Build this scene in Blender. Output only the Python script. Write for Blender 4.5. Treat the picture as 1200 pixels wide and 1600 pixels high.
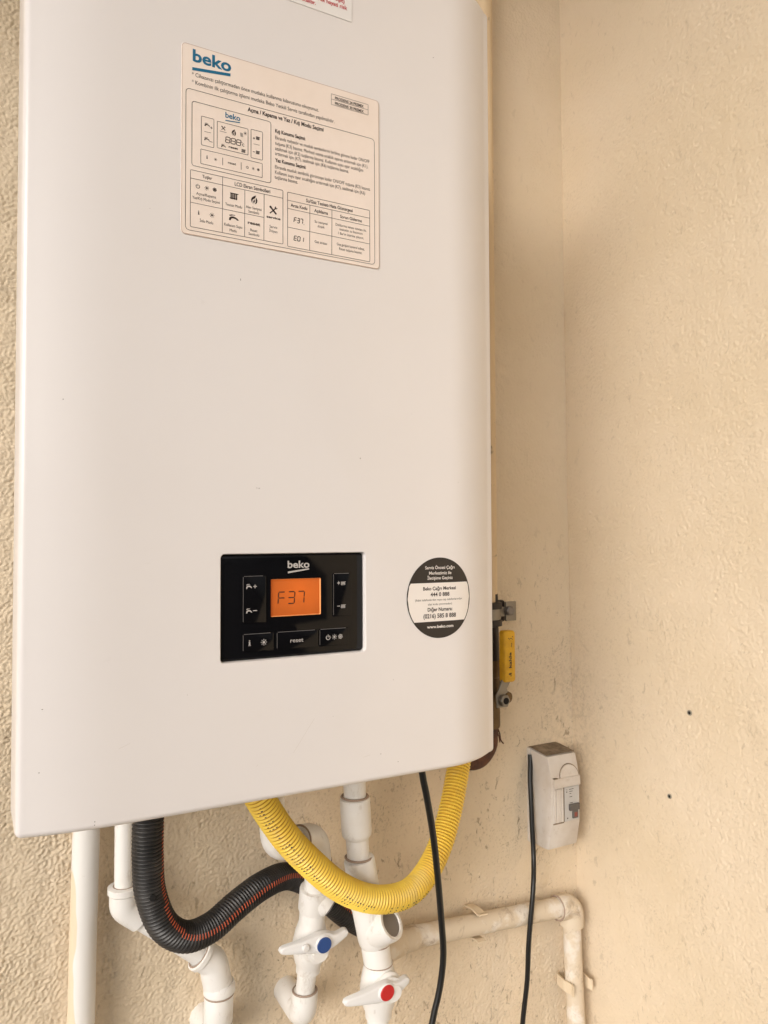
import bpy, bmesh, math, random
from mathutils import Vector, Matrix
from mathutils.geometry import tessellate_polygon
import numpy as np
random.seed(7)
for o in list(bpy.data.objects): bpy.data.objects.remove(o)
S = bpy.context.scene
COL = S.collection
PI = math.pi

# ---------------------------------------------------------------- camera
cd = bpy.data.cameras.new('camera'); cam = bpy.data.objects.new('camera', cd); COL.objects.link(cam)
R_ = Vector((0.87820251, -0.47827158, -0.00408041)); U_ = Vector((-0.0118378, -0.03026364, 0.99947185)); F_ = Vector((0.47814246, 0.87769039, 0.03223929))
cam.matrix_world = Matrix(((R_.x, U_.x, -F_.x, 0), (R_.y, U_.y, -F_.y, -.89), (R_.z, U_.z, -F_.z, 1.45), (0, 0, 0, 1)))
cd.sensor_fit = 'HORIZONTAL'; cd.sensor_width = 36; cd.lens = 36; cd.clip_start = .01; cd.clip_end = 2000
S.camera = cam
# ---------------------------------------------------------------- sky, sun, exposure
SUN_FROM = Vector((-.78, -.52, .28)).normalized()      # direction towards the sun
W = bpy.data.worlds.new('World'); S.world = W; W.use_nodes = True
nt = W.node_tree; bg = nt.nodes['Background']
sky = nt.nodes.new('ShaderNodeTexSky'); sky.sky_type = 'NISHITA'; sky.sun_disc = False
sky.sun_elevation = math.asin(SUN_FROM.z); sky.sun_rotation = math.atan2(SUN_FROM.x, SUN_FROM.y)
sky.dust_density = 6; sky.air_density = 1.2; sky.ozone_density = .6
hs = nt.nodes.new('ShaderNodeHueSaturation'); hs.inputs['Saturation'].default_value = .18
nt.links.new(sky.outputs[0], hs.inputs['Color']); nt.links.new(hs.outputs[0], bg.inputs['Color'])
bg.inputs['Strength'].default_value = .128
sl = bpy.data.lights.new('sun', 'SUN'); sun = bpy.data.objects.new('sun', sl); COL.objects.link(sun)
sl.energy = 1.12; sl.angle = math.radians(38); sl.color = (1, .915, .83)
sun.rotation_euler = (-SUN_FROM).to_track_quat('-Z', 'Y').to_euler()
S.view_settings.view_transform = 'Standard'; S.view_settings.look = 'None'
S.view_settings.exposure = 0.0; S.view_settings.gamma = 1

# ---------------------------------------------------------------- helpers
def tag(o, label=None, cat=None, group=None, kind=None):
    if label: o['label'] = label
    if cat: o['category'] = cat
    if group: o['group'] = group
    if kind: o['kind'] = kind
    return o
ORG = {}
def thing(name, loc, label, cat, group=None):
    o = bpy.data.objects.new(name, None); COL.objects.link(o); o.location = loc; o.empty_display_size = .02
    ORG[o.name] = Vector(loc)
    return tag(o, label, cat, group)
def obj(name, geo, mat, parent=None, ang=32, org=None, label=None):
    """one mesh object from (verts, faces[, material indices]); verts in world metres"""
    vs, fs = geo[0], geo[1]; mi = geo[2] if len(geo) > 2 else None
    L = ORG[parent.name] if parent else Vector(org or (0, 0, 0))
    me = bpy.data.meshes.new(name)
    me.from_pydata([(v[0]-L.x, v[1]-L.y, v[2]-L.z) for v in vs], [], fs)
    mats = mat if isinstance(mat, (list, tuple)) else [mat]
    for m in mats: me.materials.append(m)
    if mi: me.polygons.foreach_set('material_index', mi)
    if ang:
        me.shade_smooth()
        me.set_sharp_from_angle(angle=math.radians(ang))
    me.update()
    o = bpy.data.objects.new(name, me); COL.objects.link(o)
    if parent: o.parent = parent
    else: o.location = L
    ORG[o.name] = L
    if label: o['label'] = label
    return o
def join(*gs):
    vs, fs = [], []
    for g in gs:
        n = len(vs); vs += [tuple(v) for v in g[0]]; fs += [tuple(i+n for i in f) for f in g[1]]
    return vs, fs
def bmgeo(bm):
    bm.verts.index_update()
    g = [tuple(v.co) for v in bm.verts], [tuple(v.index for v in f.verts) for f in bm.faces]
    bm.free(); return g
def box(x0, x1, y0, y1, z0, z1, bev=0, seg=2):
    bm = bmesh.new(); bmesh.ops.create_cube(bm, size=1)
    for v in bm.verts:
        v.co = Vector(((x0+x1)/2 + v.co.x*(x1-x0), (y0+y1)/2 + v.co.y*(y1-y0), (z0+z1)/2 + v.co.z*(z1-z0)))
    if bev: bmesh.ops.bevel(bm, geom=list(bm.edges), offset=bev, segments=seg, profile=.5, affect='EDGES')
    return bmgeo(bm)
def prism(poly, f3, d, bev=0, seg=2):
    """poly: 2D points; f3(u, v, w) -> world; w from 0 to d"""
    bm = bmesh.new()
    a = [bm.verts.new(f3(u, v, 0)) for u, v in poly]; b = [bm.verts.new(f3(u, v, d)) for u, v in poly]
    n = len(poly)
    top = bm.faces.new(b); bm.faces.new(a[::-1])
    for i in range(n): bm.faces.new((a[i], a[(i+1) % n], b[(i+1) % n], b[i]))
    bmesh.ops.recalc_face_normals(bm, faces=bm.faces)
    if bev:
        bmesh.ops.bevel(bm, geom=list(top.edges), offset=bev, segments=seg, profile=.5, affect='EDGES')
    return bmgeo(bm)
def frames(path):
    P = [Vector(p) for p in path]; T = []
    for i in range(len(P)):
        T.append((P[min(i+1, len(P)-1)] - P[max(i-1, 0)]).normalized())
    ref = Vector((0, -1, 0))
    if abs(T[0].dot(ref)) > .9: ref = Vector((1, 0, 0))
    n = (ref - T[0]*ref.dot(T[0])).normalized(); N = [n]
    for i in range(1, len(P)):
        n = (n - T[i]*n.dot(T[i])).normalized(); N.append(n)
    return P, T, N
def sweep(path, rad, n=20, cap=True, fmat=None):
    P, T, N = frames(path); vs, fs, mi = [], [], []
    for i, p in enumerate(P):
        B = T[i].cross(N[i]); r = rad if isinstance(rad, (int, float)) else rad[i]
        for k in range(n):
            a = 2*PI*k/n; vs.append(p + (N[i]*math.cos(a) + B*math.sin(a))*r)
    for i in range(len(P)-1):
        for k in range(n):
            k2 = (k+1) % n; fs.append((i*n+k, i*n+k2, (i+1)*n+k2, (i+1)*n+k)); mi.append(fmat(i, k) if fmat else 0)
    if cap:
        fs.append(tuple(range(n))[::-1]); mi.append(0)
        m = (len(P)-1)*n; fs.append(tuple(m+k for k in range(n))); mi.append(0)
    return vs, fs, mi
def catmull(pts, per=8):
    P = [Vector(p) for p in pts]; P = [P[0]*2-P[1]] + P + [P[-1]*2-P[-2]]; out = []
    for i in range(1, len(P)-2):
        for k in range(per):
            t = k/per; a, b, c, d = P[i-1], P[i], P[i+1], P[i+2]
            out.append(.5*((2*b) + (c-a)*t + (2*a-5*b+4*c-d)*t*t + (3*b-a-3*c+d)*t**3))
    out.append(P[-2]); return out
def resample(path, step):
    P = [Vector(p) for p in path]; L = [0]
    for i in range(1, len(P)): L.append(L[-1] + (P[i]-P[i-1]).length)
    n = max(2, int(round(L[-1]/step))); out = []; j = 0
    for i in range(n+1):
        s = L[-1]*i/n
        while j < len(P)-2 and L[j+1] < s: j += 1
        t = (s-L[j])/max(1e-9, L[j+1]-L[j]); out.append(P[j].lerp(P[j+1], min(1, max(0, t))))
    return out
def lathe(o, ax, prof, n=24, notch=None, caps=True):
    """prof: (radius, height) along axis ax from o"""
    o = Vector(o); ax = Vector(ax).normalized()
    ref = Vector((0, -1, 0)) if abs(ax.y) < .9 else Vector((1, 0, 0))
    N = (ref - ax*ref.dot(ax)).normalized(); B = ax.cross(N); vs, fs = [], []
    for r, h in prof:
        for k in range(n):
            a = 2*PI*k/n; q = r*(.985 if notch and k in notch else 1)
            vs.append(o + ax*h + (N*math.cos(a)+B*math.sin(a))*q)
    for i in range(len(prof)-1):
        for k in range(n):
            k2 = (k+1) % n; fs.append((i*n+k, i*n+k2, (i+1)*n+k2, (i+1)*n+k))
    if caps:
        fs.append(tuple(range(n))[::-1]); m = (len(prof)-1)*n; fs.append(tuple(m+k for k in range(n)))
    return vs, fs
def seglathe(a, b, prof, **k):
    """lathe between two points, profile heights as fractions of the length"""
    a, b = Vector(a), Vector(b); L = (b-a).length
    return lathe(a, b-a, [(r, h*L) for r, h in prof], **k)
def socket(a, b, r, **k):
    L = (Vector(b)-Vector(a)).length; e = min(.0018/L, .2)
    return seglathe(a, b, [(r-.0022, -.0), (r-.0004, .3*e), (r, e), (r, 1-e), (r-.0004, 1-.3*e), (r-.0022, 1)], **k)
def bead(c, ax, R, r, n=24, m=6):
    """small torus: the bead of melted plastic where a pipe enters a fitting"""
    c = Vector(c); ax = Vector(ax).normalized(); ref = Vector((0, -1, 0)) if abs(ax.y) < .9 else Vector((1, 0, 0))
    N = (ref-ax*ref.dot(ax)).normalized(); B = ax.cross(N); vs, fs = [], []
    for i in range(n):
        a = 2*PI*i/n; d = N*math.cos(a)+B*math.sin(a)
        for j in range(m):
            b = 2*PI*j/m; vs.append(c + d*(R+r*math.cos(b)) + ax*r*.8*math.sin(b))
    for i in range(n):
        for j in range(m): fs.append((i*m+j, ((i+1) % n)*m+j, ((i+1) % n)*m+(j+1) % m, i*m+(j+1) % m))
    return vs, fs
def bend(a, c, b, fillet, n=8):
    """polyline a-c-b with the corner rounded"""
    a, b, c = Vector(a), Vector(b), Vector(c); p = c+(a-c).normalized()*fillet; q = c+(b-c).normalized()*fillet
    return [a]+[p.lerp(c, t).lerp(c.lerp(q, t), t) for t in [i/n for i in range(n+1)]]+[b]
def rrect(x0, x1, z0, z1, r, n=5):
    pts = []
    for cx, cz, a0 in ((x1-r, z1-r, 0), (x0+r, z1-r, 90), (x0+r, z0+r, 180), (x1-r, z0+r, 270)):
        for i in range(n+1):
            a = math.radians(a0+90*i/n); pts.append((cx+r*math.cos(a), cz+r*math.sin(a)))
    return pts

# ---------------------------------------------------------------- materials
def principled(name, col, rough=.5, metal=0, coat=0, spec=.5, emit=None, es=0):
    m = bpy.data.materials.new(name); m.use_nodes = True; b = m.node_tree.nodes['Principled BSDF']
    b.inputs['Base Color'].default_value = (*col, 1); b.inputs['Roughness'].default_value = rough
    b.inputs['Metallic'].default_value = metal; b.inputs['Coat Weight'].default_value = coat
    b.inputs['Specular IOR Level'].default_value = spec
    if emit: b.inputs['Emission Color'].default_value = (*emit, 1); b.inputs['Emission Strength'].default_value = es
    return m
class G:
    """tiny node-graph helper"""
    def __init__(s, m): s.t = m.node_tree; s.b = s.t.nodes['Principled BSDF']; s.co = s.n('ShaderNodeTexCoord').outputs['Object']
    def n(s, typ, **k):
        x = s.t.nodes.new(typ)
        for a, v in k.items(): setattr(x, a, v)
        return x
    def l(s, a, b): s.t.links.new(a, b)
    def put(s, sock, v):
        if hasattr(v, 'is_output'): s.l(v, sock)
        else: sock.default_value = v
    def map(s, scale=(1, 1, 1), rot=(0, 0, 0), loc=(0, 0, 0)):
        x = s.n('ShaderNodeMapping'); s.l(s.co, x.inputs[0]); x.inputs['Scale'].default_value = scale; x.inputs['Rotation'].default_value = rot; x.inputs['Location'].default_value = loc
        return x.outputs[0]
    def noise(s, scale, det=2, rough=.5, dist=0, vec=None):
        x = s.n('ShaderNodeTexNoise'); s.l(vec if vec is not None else s.co, x.inputs['Vector'])
        x.inputs['Scale'].default_value = scale; x.inputs['Detail'].default_value = det; x.inputs['Roughness'].default_value = rough; x.inputs['Distortion'].default_value = dist
        return x.outputs['Fac']
    def vor(s, scale, vec=None, feat='F1'):
        x = s.n('ShaderNodeTexVoronoi', feature=feat); s.l(vec if vec is not None else s.co, x.inputs['Vector']); x.inputs['Scale'].default_value = scale
        return x.outputs['Distance']
    def ramp(s, v, a, b, lo=0, hi=1):
        x = s.n('ShaderNodeMapRange'); s.put(x.inputs[0], v); x.inputs[1].default_value = a; x.inputs[2].default_value = b; x.inputs[3].default_value = lo; x.inputs[4].default_value = hi
        return x.outputs[0]
    def m(s, op, a, b=0.):
        x = s.n('ShaderNodeMath', operation=op); s.put(x.inputs[0], a); s.put(x.inputs[1], b); return x.outputs[0]
    def mix(s, f, a, b):
        x = s.n('ShaderNodeMix', data_type='RGBA'); s.put(x.inputs['Factor'], f)
        for k, v in (('A', a), ('B', b)):
            sock = [i for i in x.inputs if i.name == k and i.type == 'RGBA'][0]
            if hasattr(v, 'is_output'): s.l(v, sock)
            else: sock.default_value = (*v, 1)
        return [o for o in x.outputs if o.type == 'RGBA'][0]
    def xyz(s):
        x = s.n('ShaderNodeSeparateXYZ'); s.l(s.co, x.inputs[0]); return x.outputs
    def col(s, v): s.l(v, s.b.inputs['Base Color'])
    def rough(s, v): s.l(v, s.b.inputs['Roughness'])
    def bump(s, h, dist=.001, st=1.):
        x = s.n('ShaderNodeBump'); s.l(h, x.inputs['Height']); x.inputs['Distance'].default_value = dist; s.put(x.inputs['Strength'], st)
        s.l(x.outputs[0], s.b.inputs['Normal'])
WALL = (.735, .618, .462)
def stucco(name, side):
    m = principled(name, WALL, .85, spec=.2); g = G(m); x, y, z = g.xyz()
    fine = g.noise(620, 3, .65); mid = g.noise(230, 2, .55, .4)
    big = g.noise(7, 3, .5)
    g.bump(g.m('ADD', g.m('MULTIPLY', fine, .4), g.m('MULTIPLY', mid, .7)), .0011, g.ramp(big, .3, .7, .5, 1.0))
    c = g.mix(g.ramp(g.noise(3.2, 4, .6), .35, .7), (WALL[0]*.96, WALL[1]*.94, WALL[2]*.90), (WALL[0]*1.03, WALL[1]*1.03, WALL[2]*1.05))
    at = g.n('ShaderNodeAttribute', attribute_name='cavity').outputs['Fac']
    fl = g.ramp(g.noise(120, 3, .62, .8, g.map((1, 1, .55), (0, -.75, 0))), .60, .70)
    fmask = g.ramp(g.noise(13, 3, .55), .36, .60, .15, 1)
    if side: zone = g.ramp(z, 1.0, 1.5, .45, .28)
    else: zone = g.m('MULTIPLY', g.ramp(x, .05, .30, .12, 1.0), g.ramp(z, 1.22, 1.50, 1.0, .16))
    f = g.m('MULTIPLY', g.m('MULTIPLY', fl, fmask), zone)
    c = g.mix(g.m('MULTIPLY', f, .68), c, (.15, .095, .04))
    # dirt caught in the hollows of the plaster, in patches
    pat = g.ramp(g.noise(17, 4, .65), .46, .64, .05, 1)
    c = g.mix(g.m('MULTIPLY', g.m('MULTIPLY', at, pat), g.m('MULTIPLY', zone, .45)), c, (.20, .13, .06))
    dz = g.m('ABSOLUTE', g.m('SUBTRACT', z, 1.15))
    dx = g.m('ABSOLUTE', y) if side else g.m('ABSOLUTE', g.m('SUBTRACT', x, .79))
    patch = g.m('MULTIPLY', g.ramp(dz, .06, .17, 1, 0), g.ramp(dx, .015, .08, 1, 0))
    gr = g.m('MULTIPLY', patch, g.m('MULTIPLY', g.ramp(g.noise(26, 3, .6), .35, .65, .35, 1), g.ramp(g.noise(170, 3, .65), .44, .66)))
    c = g.mix(g.m('MULTIPLY', gr, .30), c, (.16, .11, .055))
    g.col(c)
    return m
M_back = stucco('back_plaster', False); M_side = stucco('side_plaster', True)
M_floor = principled('floor_tile', (.42, .34, .26), .6)
g = G(M_floor); g.col(g.mix(g.noise(6, 4, .6), (.085, .072, .06), (.13, .11, .09)))
M_ceil = principled('ceiling_paint', (.62, .52, .40), .8)
M_cover = principled('white_enamel', (.80, .759, .742), .33, coat=.3)
g = G(M_cover)
c = g.mix(g.ramp(g.noise(9, 4, .6), .45, .8, 0, .5), (.80, .759, .742), (.775, .73, .705))
sm = g.ramp(g.noise(34, 4, .65, .5, g.map((1, 1, 1.6))), .70, .82, 0, .16)
c = g.mix(sm, c, (.50, .44, .40)); g.col(c)
g.rough(g.ramp(g.noise(14, 3, .6), .3, .7, .28, .40)); g.bump(g.noise(260, 2, .5), .00012, .35)
M_casing = principled('casing_grey', (.62, .61, .60), .5)
M_sticker = principled('cream_plate', (.86, .775, .675), .45)
g = G(M_sticker); g.col(g.mix(g.ramp(g.noise(22, 4, .6), .4, .75), (.90, .785, .70), (.86, .735, .64)))
M_wsticker = principled('white_sticker', (.86, .80, .745), .42)
M_warn = principled('warning_sticker', (.82, .79, .765), .35)
M_ink = principled('black_ink', (.035, .022, .018), .5)
M_tick = principled('sticker_band', (.030, .024, .020), .45)
M_rim = principled('worn_rim', (.50, .34, .26), .6)
M_blue = principled('blue_ink', (.010, .15, .28), .45)
M_red = principled('red_ink', (.55, .035, .05), .5)
M_gloss = principled('gloss_black', (.003, .003, .004), .08, spec=.28)
g = G(M_gloss); g.rough(g.ramp(g.noise(40, 4, .65), .35, .75, .06, .20))
M_button = principled('button_black', (.003, .003, .004), .12, spec=.30)
M_print = principled('grey_print', (.50, .47, .45), .5)
M_lcd = principled('lcd_orange', (.40, .10, .02), .2, emit=(1.0, .17, .016), es=.26)
g = G(M_lcd); x, y, z = g.xyz()                              # uneven backlight: lamps at the top, dimmer towards the edges
ddx = g.m('MULTIPLY', g.m('SUBTRACT', x, .0010), 38.); ddz = g.m('MULTIPLY', g.m('SUBTRACT', z, .166), 46.)
rr_ = g.m('SQRT', g.m('ADD', g.m('MULTIPLY', ddx, ddx), g.m('MULTIPLY', ddz, ddz)))
es_ = g.m('ADD', g.ramp(rr_, .1, 1.15, .40, .13), g.ramp(g.noise(60, 2), .3, .7, -.02, .02)); g.l(es_, g.b.inputs['Emission Strength'])
M_lens = principled('lcd_edge', (.75, .36, .14), .3, emit=(1.0, .30, .06), es=.20)
M_seg = principled('lcd_segment', (.06, .018, .006), .5)
M_ppr = principled('white_ppr', (.80, .785, .755), .38)
g = G(M_ppr)
c = g.mix(g.ramp(g.noise(18, 4, .6), .5, .8, 0, .6), (.81, .79, .76), (.70, .66, .60))
c = g.mix(g.ramp(g.noise(70, 4, .7, .4, g.map((1, 1, .5))), .57, .74, 0, .55), c, (.42, .35, .28)); g.col(c); g.bump(g.noise(120, 2), .0002, .5)
M_bead = principled('dirty_bead', (.36, .27, .21), .6)
M_old = principled('painted_pipe', (.70, .58, .44), .55)
g = G(M_old)
c = g.mix(g.ramp(g.noise(26, 4, .6, .3), .54, .64), (.66, .56, .43), (.76, .70, .62))
c = g.mix(g.ramp(g.noise(45, 5, .7, .6), .56, .72, 0, .7), c, (.30, .21, .13)); g.col(c); g.bump(g.noise(200, 3), .0004, .6)
M_half = principled('half_painted_pipe', (.80, .77, .73), .42)
g = G(M_half); x, y, z = g.xyz()
edge = g.m('ADD', x, g.m('MULTIPLY', g.m('SUBTRACT', g.noise(11, 2, .5), .5), .030))
c = g.mix(g.ramp(edge, -.0086, -.0076), (.77, .64, .47), (.80, .775, .74))
c = g.mix(g.ramp(g.noise(40, 4, .7), .62, .78, 0, .35), c, (.48, .40, .33)); g.col(c); g.bump(g.noise(90, 2), .0004, .5)
M_gas = principled('painted_iron', (.70, .56, .38), .6)
g = G(M_gas); g.col(g.mix(g.ramp(g.noise(13, 4, .65, .4), .58, .62), (.68, .52, .33), (.27, .22, .17))); g.bump(g.noise(80, 3), .0006, .6)
M_iron = principled('dark_iron', (.018, .012, .012), .5)
M_rust = principled('rusty_iron', (.10, .035, .018), .75)
g = G(M_rust); g.col(g.mix(g.ramp(g.noise(60, 4, .65), .35, .7), (.035, .014, .010), (.15, .055, .025))); g.bump(g.noise(150, 3), .0006, .7)
M_brass = principled('dull_brass', (.26, .18, .085), .48, metal=.75)
g = G(M_brass); g.col(g.mix(g.ramp(g.noise(50, 4, .6), .4, .7), (.15, .10, .05), (.08, .055, .032)))
M_steel = principled('dull_steel', (.27, .25, .22), .45, metal=.85)
M_zinc = principled('grey_plug', (.22, .20, .185), .5, metal=.5)
M_lever = principled('lever_yellow', (.72, .40, .015), .42)
g = G(M_lever); g.col(g.mix(g.ramp(g.noise(70, 4, .6), .4, .8), (.74, .42, .015), (.55, .28, .01)))
M_yhose = principled('yellow_sleeve', (.88, .58, .05), .36)
g = G(M_yhose); c = g.mix(g.ramp(g.noise(25, 4, .6), .4, .75), (.90, .66, .10), (.80, .52, .06)); g.col(g.mix(g.ramp(g.noise(38, 5, .7, .5), .54, .72, 0, .5), c, (.58, .43, .17))); g.rough(g.ramp(g.noise(30, 4, .6), .3, .7, .30, .52))
M_ygroove = principled('yellow_groove_dark', (.55, .31, .03), .6)  # darker yellow for the bottom of each hose groove
M_bhose = principled('black_hose', (.017, .016, .017), .42)
g = G(M_bhose); g.col(g.mix(g.ramp(g.noise(45, 4, .65), .4, .75), (.018, .017, .017), (.055, .050, .047)))
M_stripe = principled('hose_stripe', (.62, .12, .05), .5)
M_hole = principled('dark_hole', (.006, .005, .005), .9)
M_cord = principled('black_cord', (.008, .008, .008), .36, spec=.45)
M_abs = principled('aged_abs', (.70, .655, .60), .45)
g = G(M_abs)
c = g.mix(g.ramp(g.noise(20, 4, .6), .4, .7), (.64, .59, .54), (.55, .48, .41))
c = g.mix(g.ramp(g.noise(90, 4, .7), .60, .78, 0, .5), c, (.36, .28, .20)); g.col(c)
M_dust = principled('settled_dirt', (.16, .115, .07), .95)
g = G(M_dust); g.col(g.mix(g.ramp(g.noise(80, 4, .6), .35, .7), (.15, .11, .07), (.33, .26, .185)))
M_mcb = principled('breaker_grey', (.50, .485, .465), .45)
M_toggle = principled('toggle_dark', (.11, .098, .088), .45)
M_redtab = principled('toggle_red', (.24, .06, .045), .45)
M_handle = principled('handle_white', (.76, .745, .73), .36)
M_cap_b = principled('cap_blue', (.018, .065, .24), .35)
M_cap_r = principled('cap_red', (.52, .012, .015), .35)
M_clip = principled('clip_cream', (.72, .60, .44), .5)
M_speck = principled('speck_dark', (.10, .07, .05), .8)
M_plug = principled('plug_green_grey', (.30, .27, .21), .7)

# ---------------------------------------------------------------- setting: floor, walls
ground = tag(obj('ground', ([(-300, -300, 0), (300, -300, 0), (300, 300, 0), (-300, 300, 0)], [(0, 1, 2, 3)]), M_floor, ang=0), kind='structure')
def corner_x(z): return float(np.interp(z, [0, 1.0, 1.48, 2.28, 2.9], [.822, .8085, .800, .7955, .792]))
ZT = 2.9
bw = obj('back_wall', box(-2.6, 1.05, 0, .2, 0, ZT), M_back, ang=0, org=(0, 0, 0))
tag(bw, 'rough beige stuccoed wall that the boiler, pipes and breaker box hang on', 'wall', kind='structure')
zs = [0, .6, .8, 1.0, 1.15, 1.3, 1.48, 1.7, 1.9, 2.1, 2.28, 2.5, ZT]
vs, fs = [], []
for z in zs:
    X = corner_x(z)
    vs += [(X, -.004, z), (X, -1.25, z), (X+.2, -1.25, z), (X+.2, -.004, z)]
for i in range(len(zs)-1):
    for k in range(4):
        k2 = (k+1) % 4; fs.append((i*4+k, i*4+k2, (i+1)*4+k2, (i+1)*4+k))
fs += [(3, 2, 1, 0), tuple((len(zs)-1)*4+k for k in range(4))]
fs = [f[::-1] for f in fs]
sw = obj('side_wall', (vs, fs), M_side, ang=0, org=(0, 0, 0))
tag(sw, 'smoother beige side wall with two small drill holes, right of the boiler', 'wall', kind='structure')
tag(obj('ceiling', box(-2.6, 1.02, -1.25, -.001, 2.78, 2.88), M_ceil, ang=0), kind='structure')
def field(nu, nv, step, wl, seed, aniso=1.0, tilt=0., bw=.75):
    """band-limited random relief with features of about wl metres, unit variance"""
    rg = np.random.default_rng(seed); F = np.fft.rfft2(rg.standard_normal((nv, nu)))
    fy = np.fft.fftfreq(nv, step)[:, None]; fx = np.fft.rfftfreq(nu, step)[None, :]
    a, b = fx*math.cos(tilt)-fy*math.sin(tilt), (fx*math.sin(tilt)+fy*math.cos(tilt))*aniso
    k = np.sqrt(a*a+b*b)*wl; F *= np.exp(-((k-1)/bw)**2); h = np.fft.irfft2(F, (nv, nu)); return h/h.std()
def sheet(name, nu, nv, h, pos, mat, parent, drop=None):
    """grid of plaster relief: pos(u array, v array, h) -> Nx3"""
    co = pos(h); me = bpy.data.meshes.new(name); nvt = nu*nv
    me.vertices.add(nvt); me.vertices.foreach_set('co', co.astype(np.float32).ravel())
    ii = (np.arange(nv-1)[:, None]*nu+np.arange(nu-1)[None, :]).ravel()
    if drop is not None: ii = ii[~drop[:-1, :-1].ravel()]
    quads = np.stack([ii, ii+1, ii+nu+1, ii+nu], 1).astype(np.int32); nf = len(quads)
    me.loops.add(nf*4); me.loops.foreach_set('vertex_index', quads.ravel())
    me.polygons.add(nf); me.polygons.foreach_set('loop_start', np.arange(0, nf*4, 4, dtype=np.int32))
    me.update(calc_edges=True); me.shade_smooth(); me.materials.append(mat)
    return me, bpy.data.objects.new(name, me)
def taper(n, w): 
    t = np.minimum(np.arange(n), np.arange(n)[::-1])/w; return np.clip(t, 0, 1)
ST = .0013
def add_cavity(me, h):
    at = me.attributes.new('cavity', 'FLOAT', 'POINT'); at.data.foreach_set('value', np.clip((-h-.75)/.7, 0, 1).astype(np.float32).ravel())
# back wall relief: coarse trowelled grain at the left and low down, rubbed smoother to the right and above
x0, x1, z0, z1 = -.10, .816, .68, 2.36; nu, nv = int((x1-x0)/ST), int((z1-z0)/ST)
X = np.linspace(x0, x1, nu)[None, :]; Z = np.linspace(z0, z1, nv)[:, None]
h = field(nu, nv, ST, .0042, 1, .78, .55)*.80 + field(nu, nv, ST, .0068, 2, .8, -.3)*.60
h = np.where(h > 0, np.tanh(h*.9), h*.8)                       # flattened tops, sharper hollows
big = field(nu, nv, ST, .11, 3, 1, 0, .7); soft = field(nu, nv, ST, .03, 4, .8, .2, .6)
amt = np.clip(1.02-(X-.10)/.50*.72, .26, 1.0)*np.ones_like(Z)
low = np.clip((1.20-Z)/.35, 0, 1); amt = np.maximum(amt, .30+low*.34*np.ones_like(X)); amt = amt*(1+.22*big)
amt = np.where(X < .05, np.maximum(amt, .8), amt)
H = (h*.00078*amt + soft*.00025*(.5+.5*amt)); H = H - H.min()
fade = taper(nv, 6)[:, None]*taper(nu, 4)[None, :]
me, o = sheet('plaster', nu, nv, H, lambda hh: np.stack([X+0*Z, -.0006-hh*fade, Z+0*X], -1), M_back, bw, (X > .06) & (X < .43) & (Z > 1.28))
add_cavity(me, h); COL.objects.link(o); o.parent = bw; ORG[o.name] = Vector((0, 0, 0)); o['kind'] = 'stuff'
# side wall relief: low ripples, a few pits
y0, y1, z0, z1 = -.44, -.0004, .62, 2.42; nu, nv = int((y1-y0)/ST), int((z1-z0)/ST)
Y = np.linspace(y1, y0, nu)[None, :]; Z = np.linspace(z0, z1, nv)[:, None]
h = field(nu, nv, ST, .0040, 11, 1.1, .35)*.75 + field(nu, nv, ST, .0080, 12, 1.1, .2)*.55
pits = np.clip(field(nu, nv, ST, .010, 13)-2.1, 0, 1.2)
soft = field(nu, nv, ST, .035, 14, 1.2, 0, .6); big = field(nu, nv, ST, .12, 15, 1, 0, .7)
amt = np.clip(.70+(-Y)*1.0, .70, 1.0)*(1+.12*big)
h = h-pits*1.6
H = h*.00024*amt + soft*.00012; H = H-H.min()
fade = taper(nv, 6)[:, None]*taper(nu, 4)[None, :]
CXZ = np.interp(Z[:, 0], [0, 1.0, 1.48, 2.28, 2.9], [.822, .8085, .800, .7955, .792])[:, None]
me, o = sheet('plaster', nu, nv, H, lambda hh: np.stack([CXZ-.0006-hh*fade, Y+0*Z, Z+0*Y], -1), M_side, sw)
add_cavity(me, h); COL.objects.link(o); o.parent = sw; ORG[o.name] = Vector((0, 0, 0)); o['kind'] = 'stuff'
# drilled holes in the side wall
for y, z, r in ((-.2191, 1.2274, .0024), (-.1838, 1.1130, .0022)):
    X = corner_x(z)
    X -= .0026
    h = obj('drill_hole', lathe((X-.0006, y, z), (-1, 0, 0), [(r*1.5, -.0004), (r*1.4, .0004), (r, .0006), (r*.8, -.0001)], n=14), M_plug, sw)
    obj('hole_bottom', lathe((X-.0006, y, z), (-1, 0, 0), [(r*.86, .0001), (r*.86, .0003)], n=14), M_hole, h)

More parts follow.
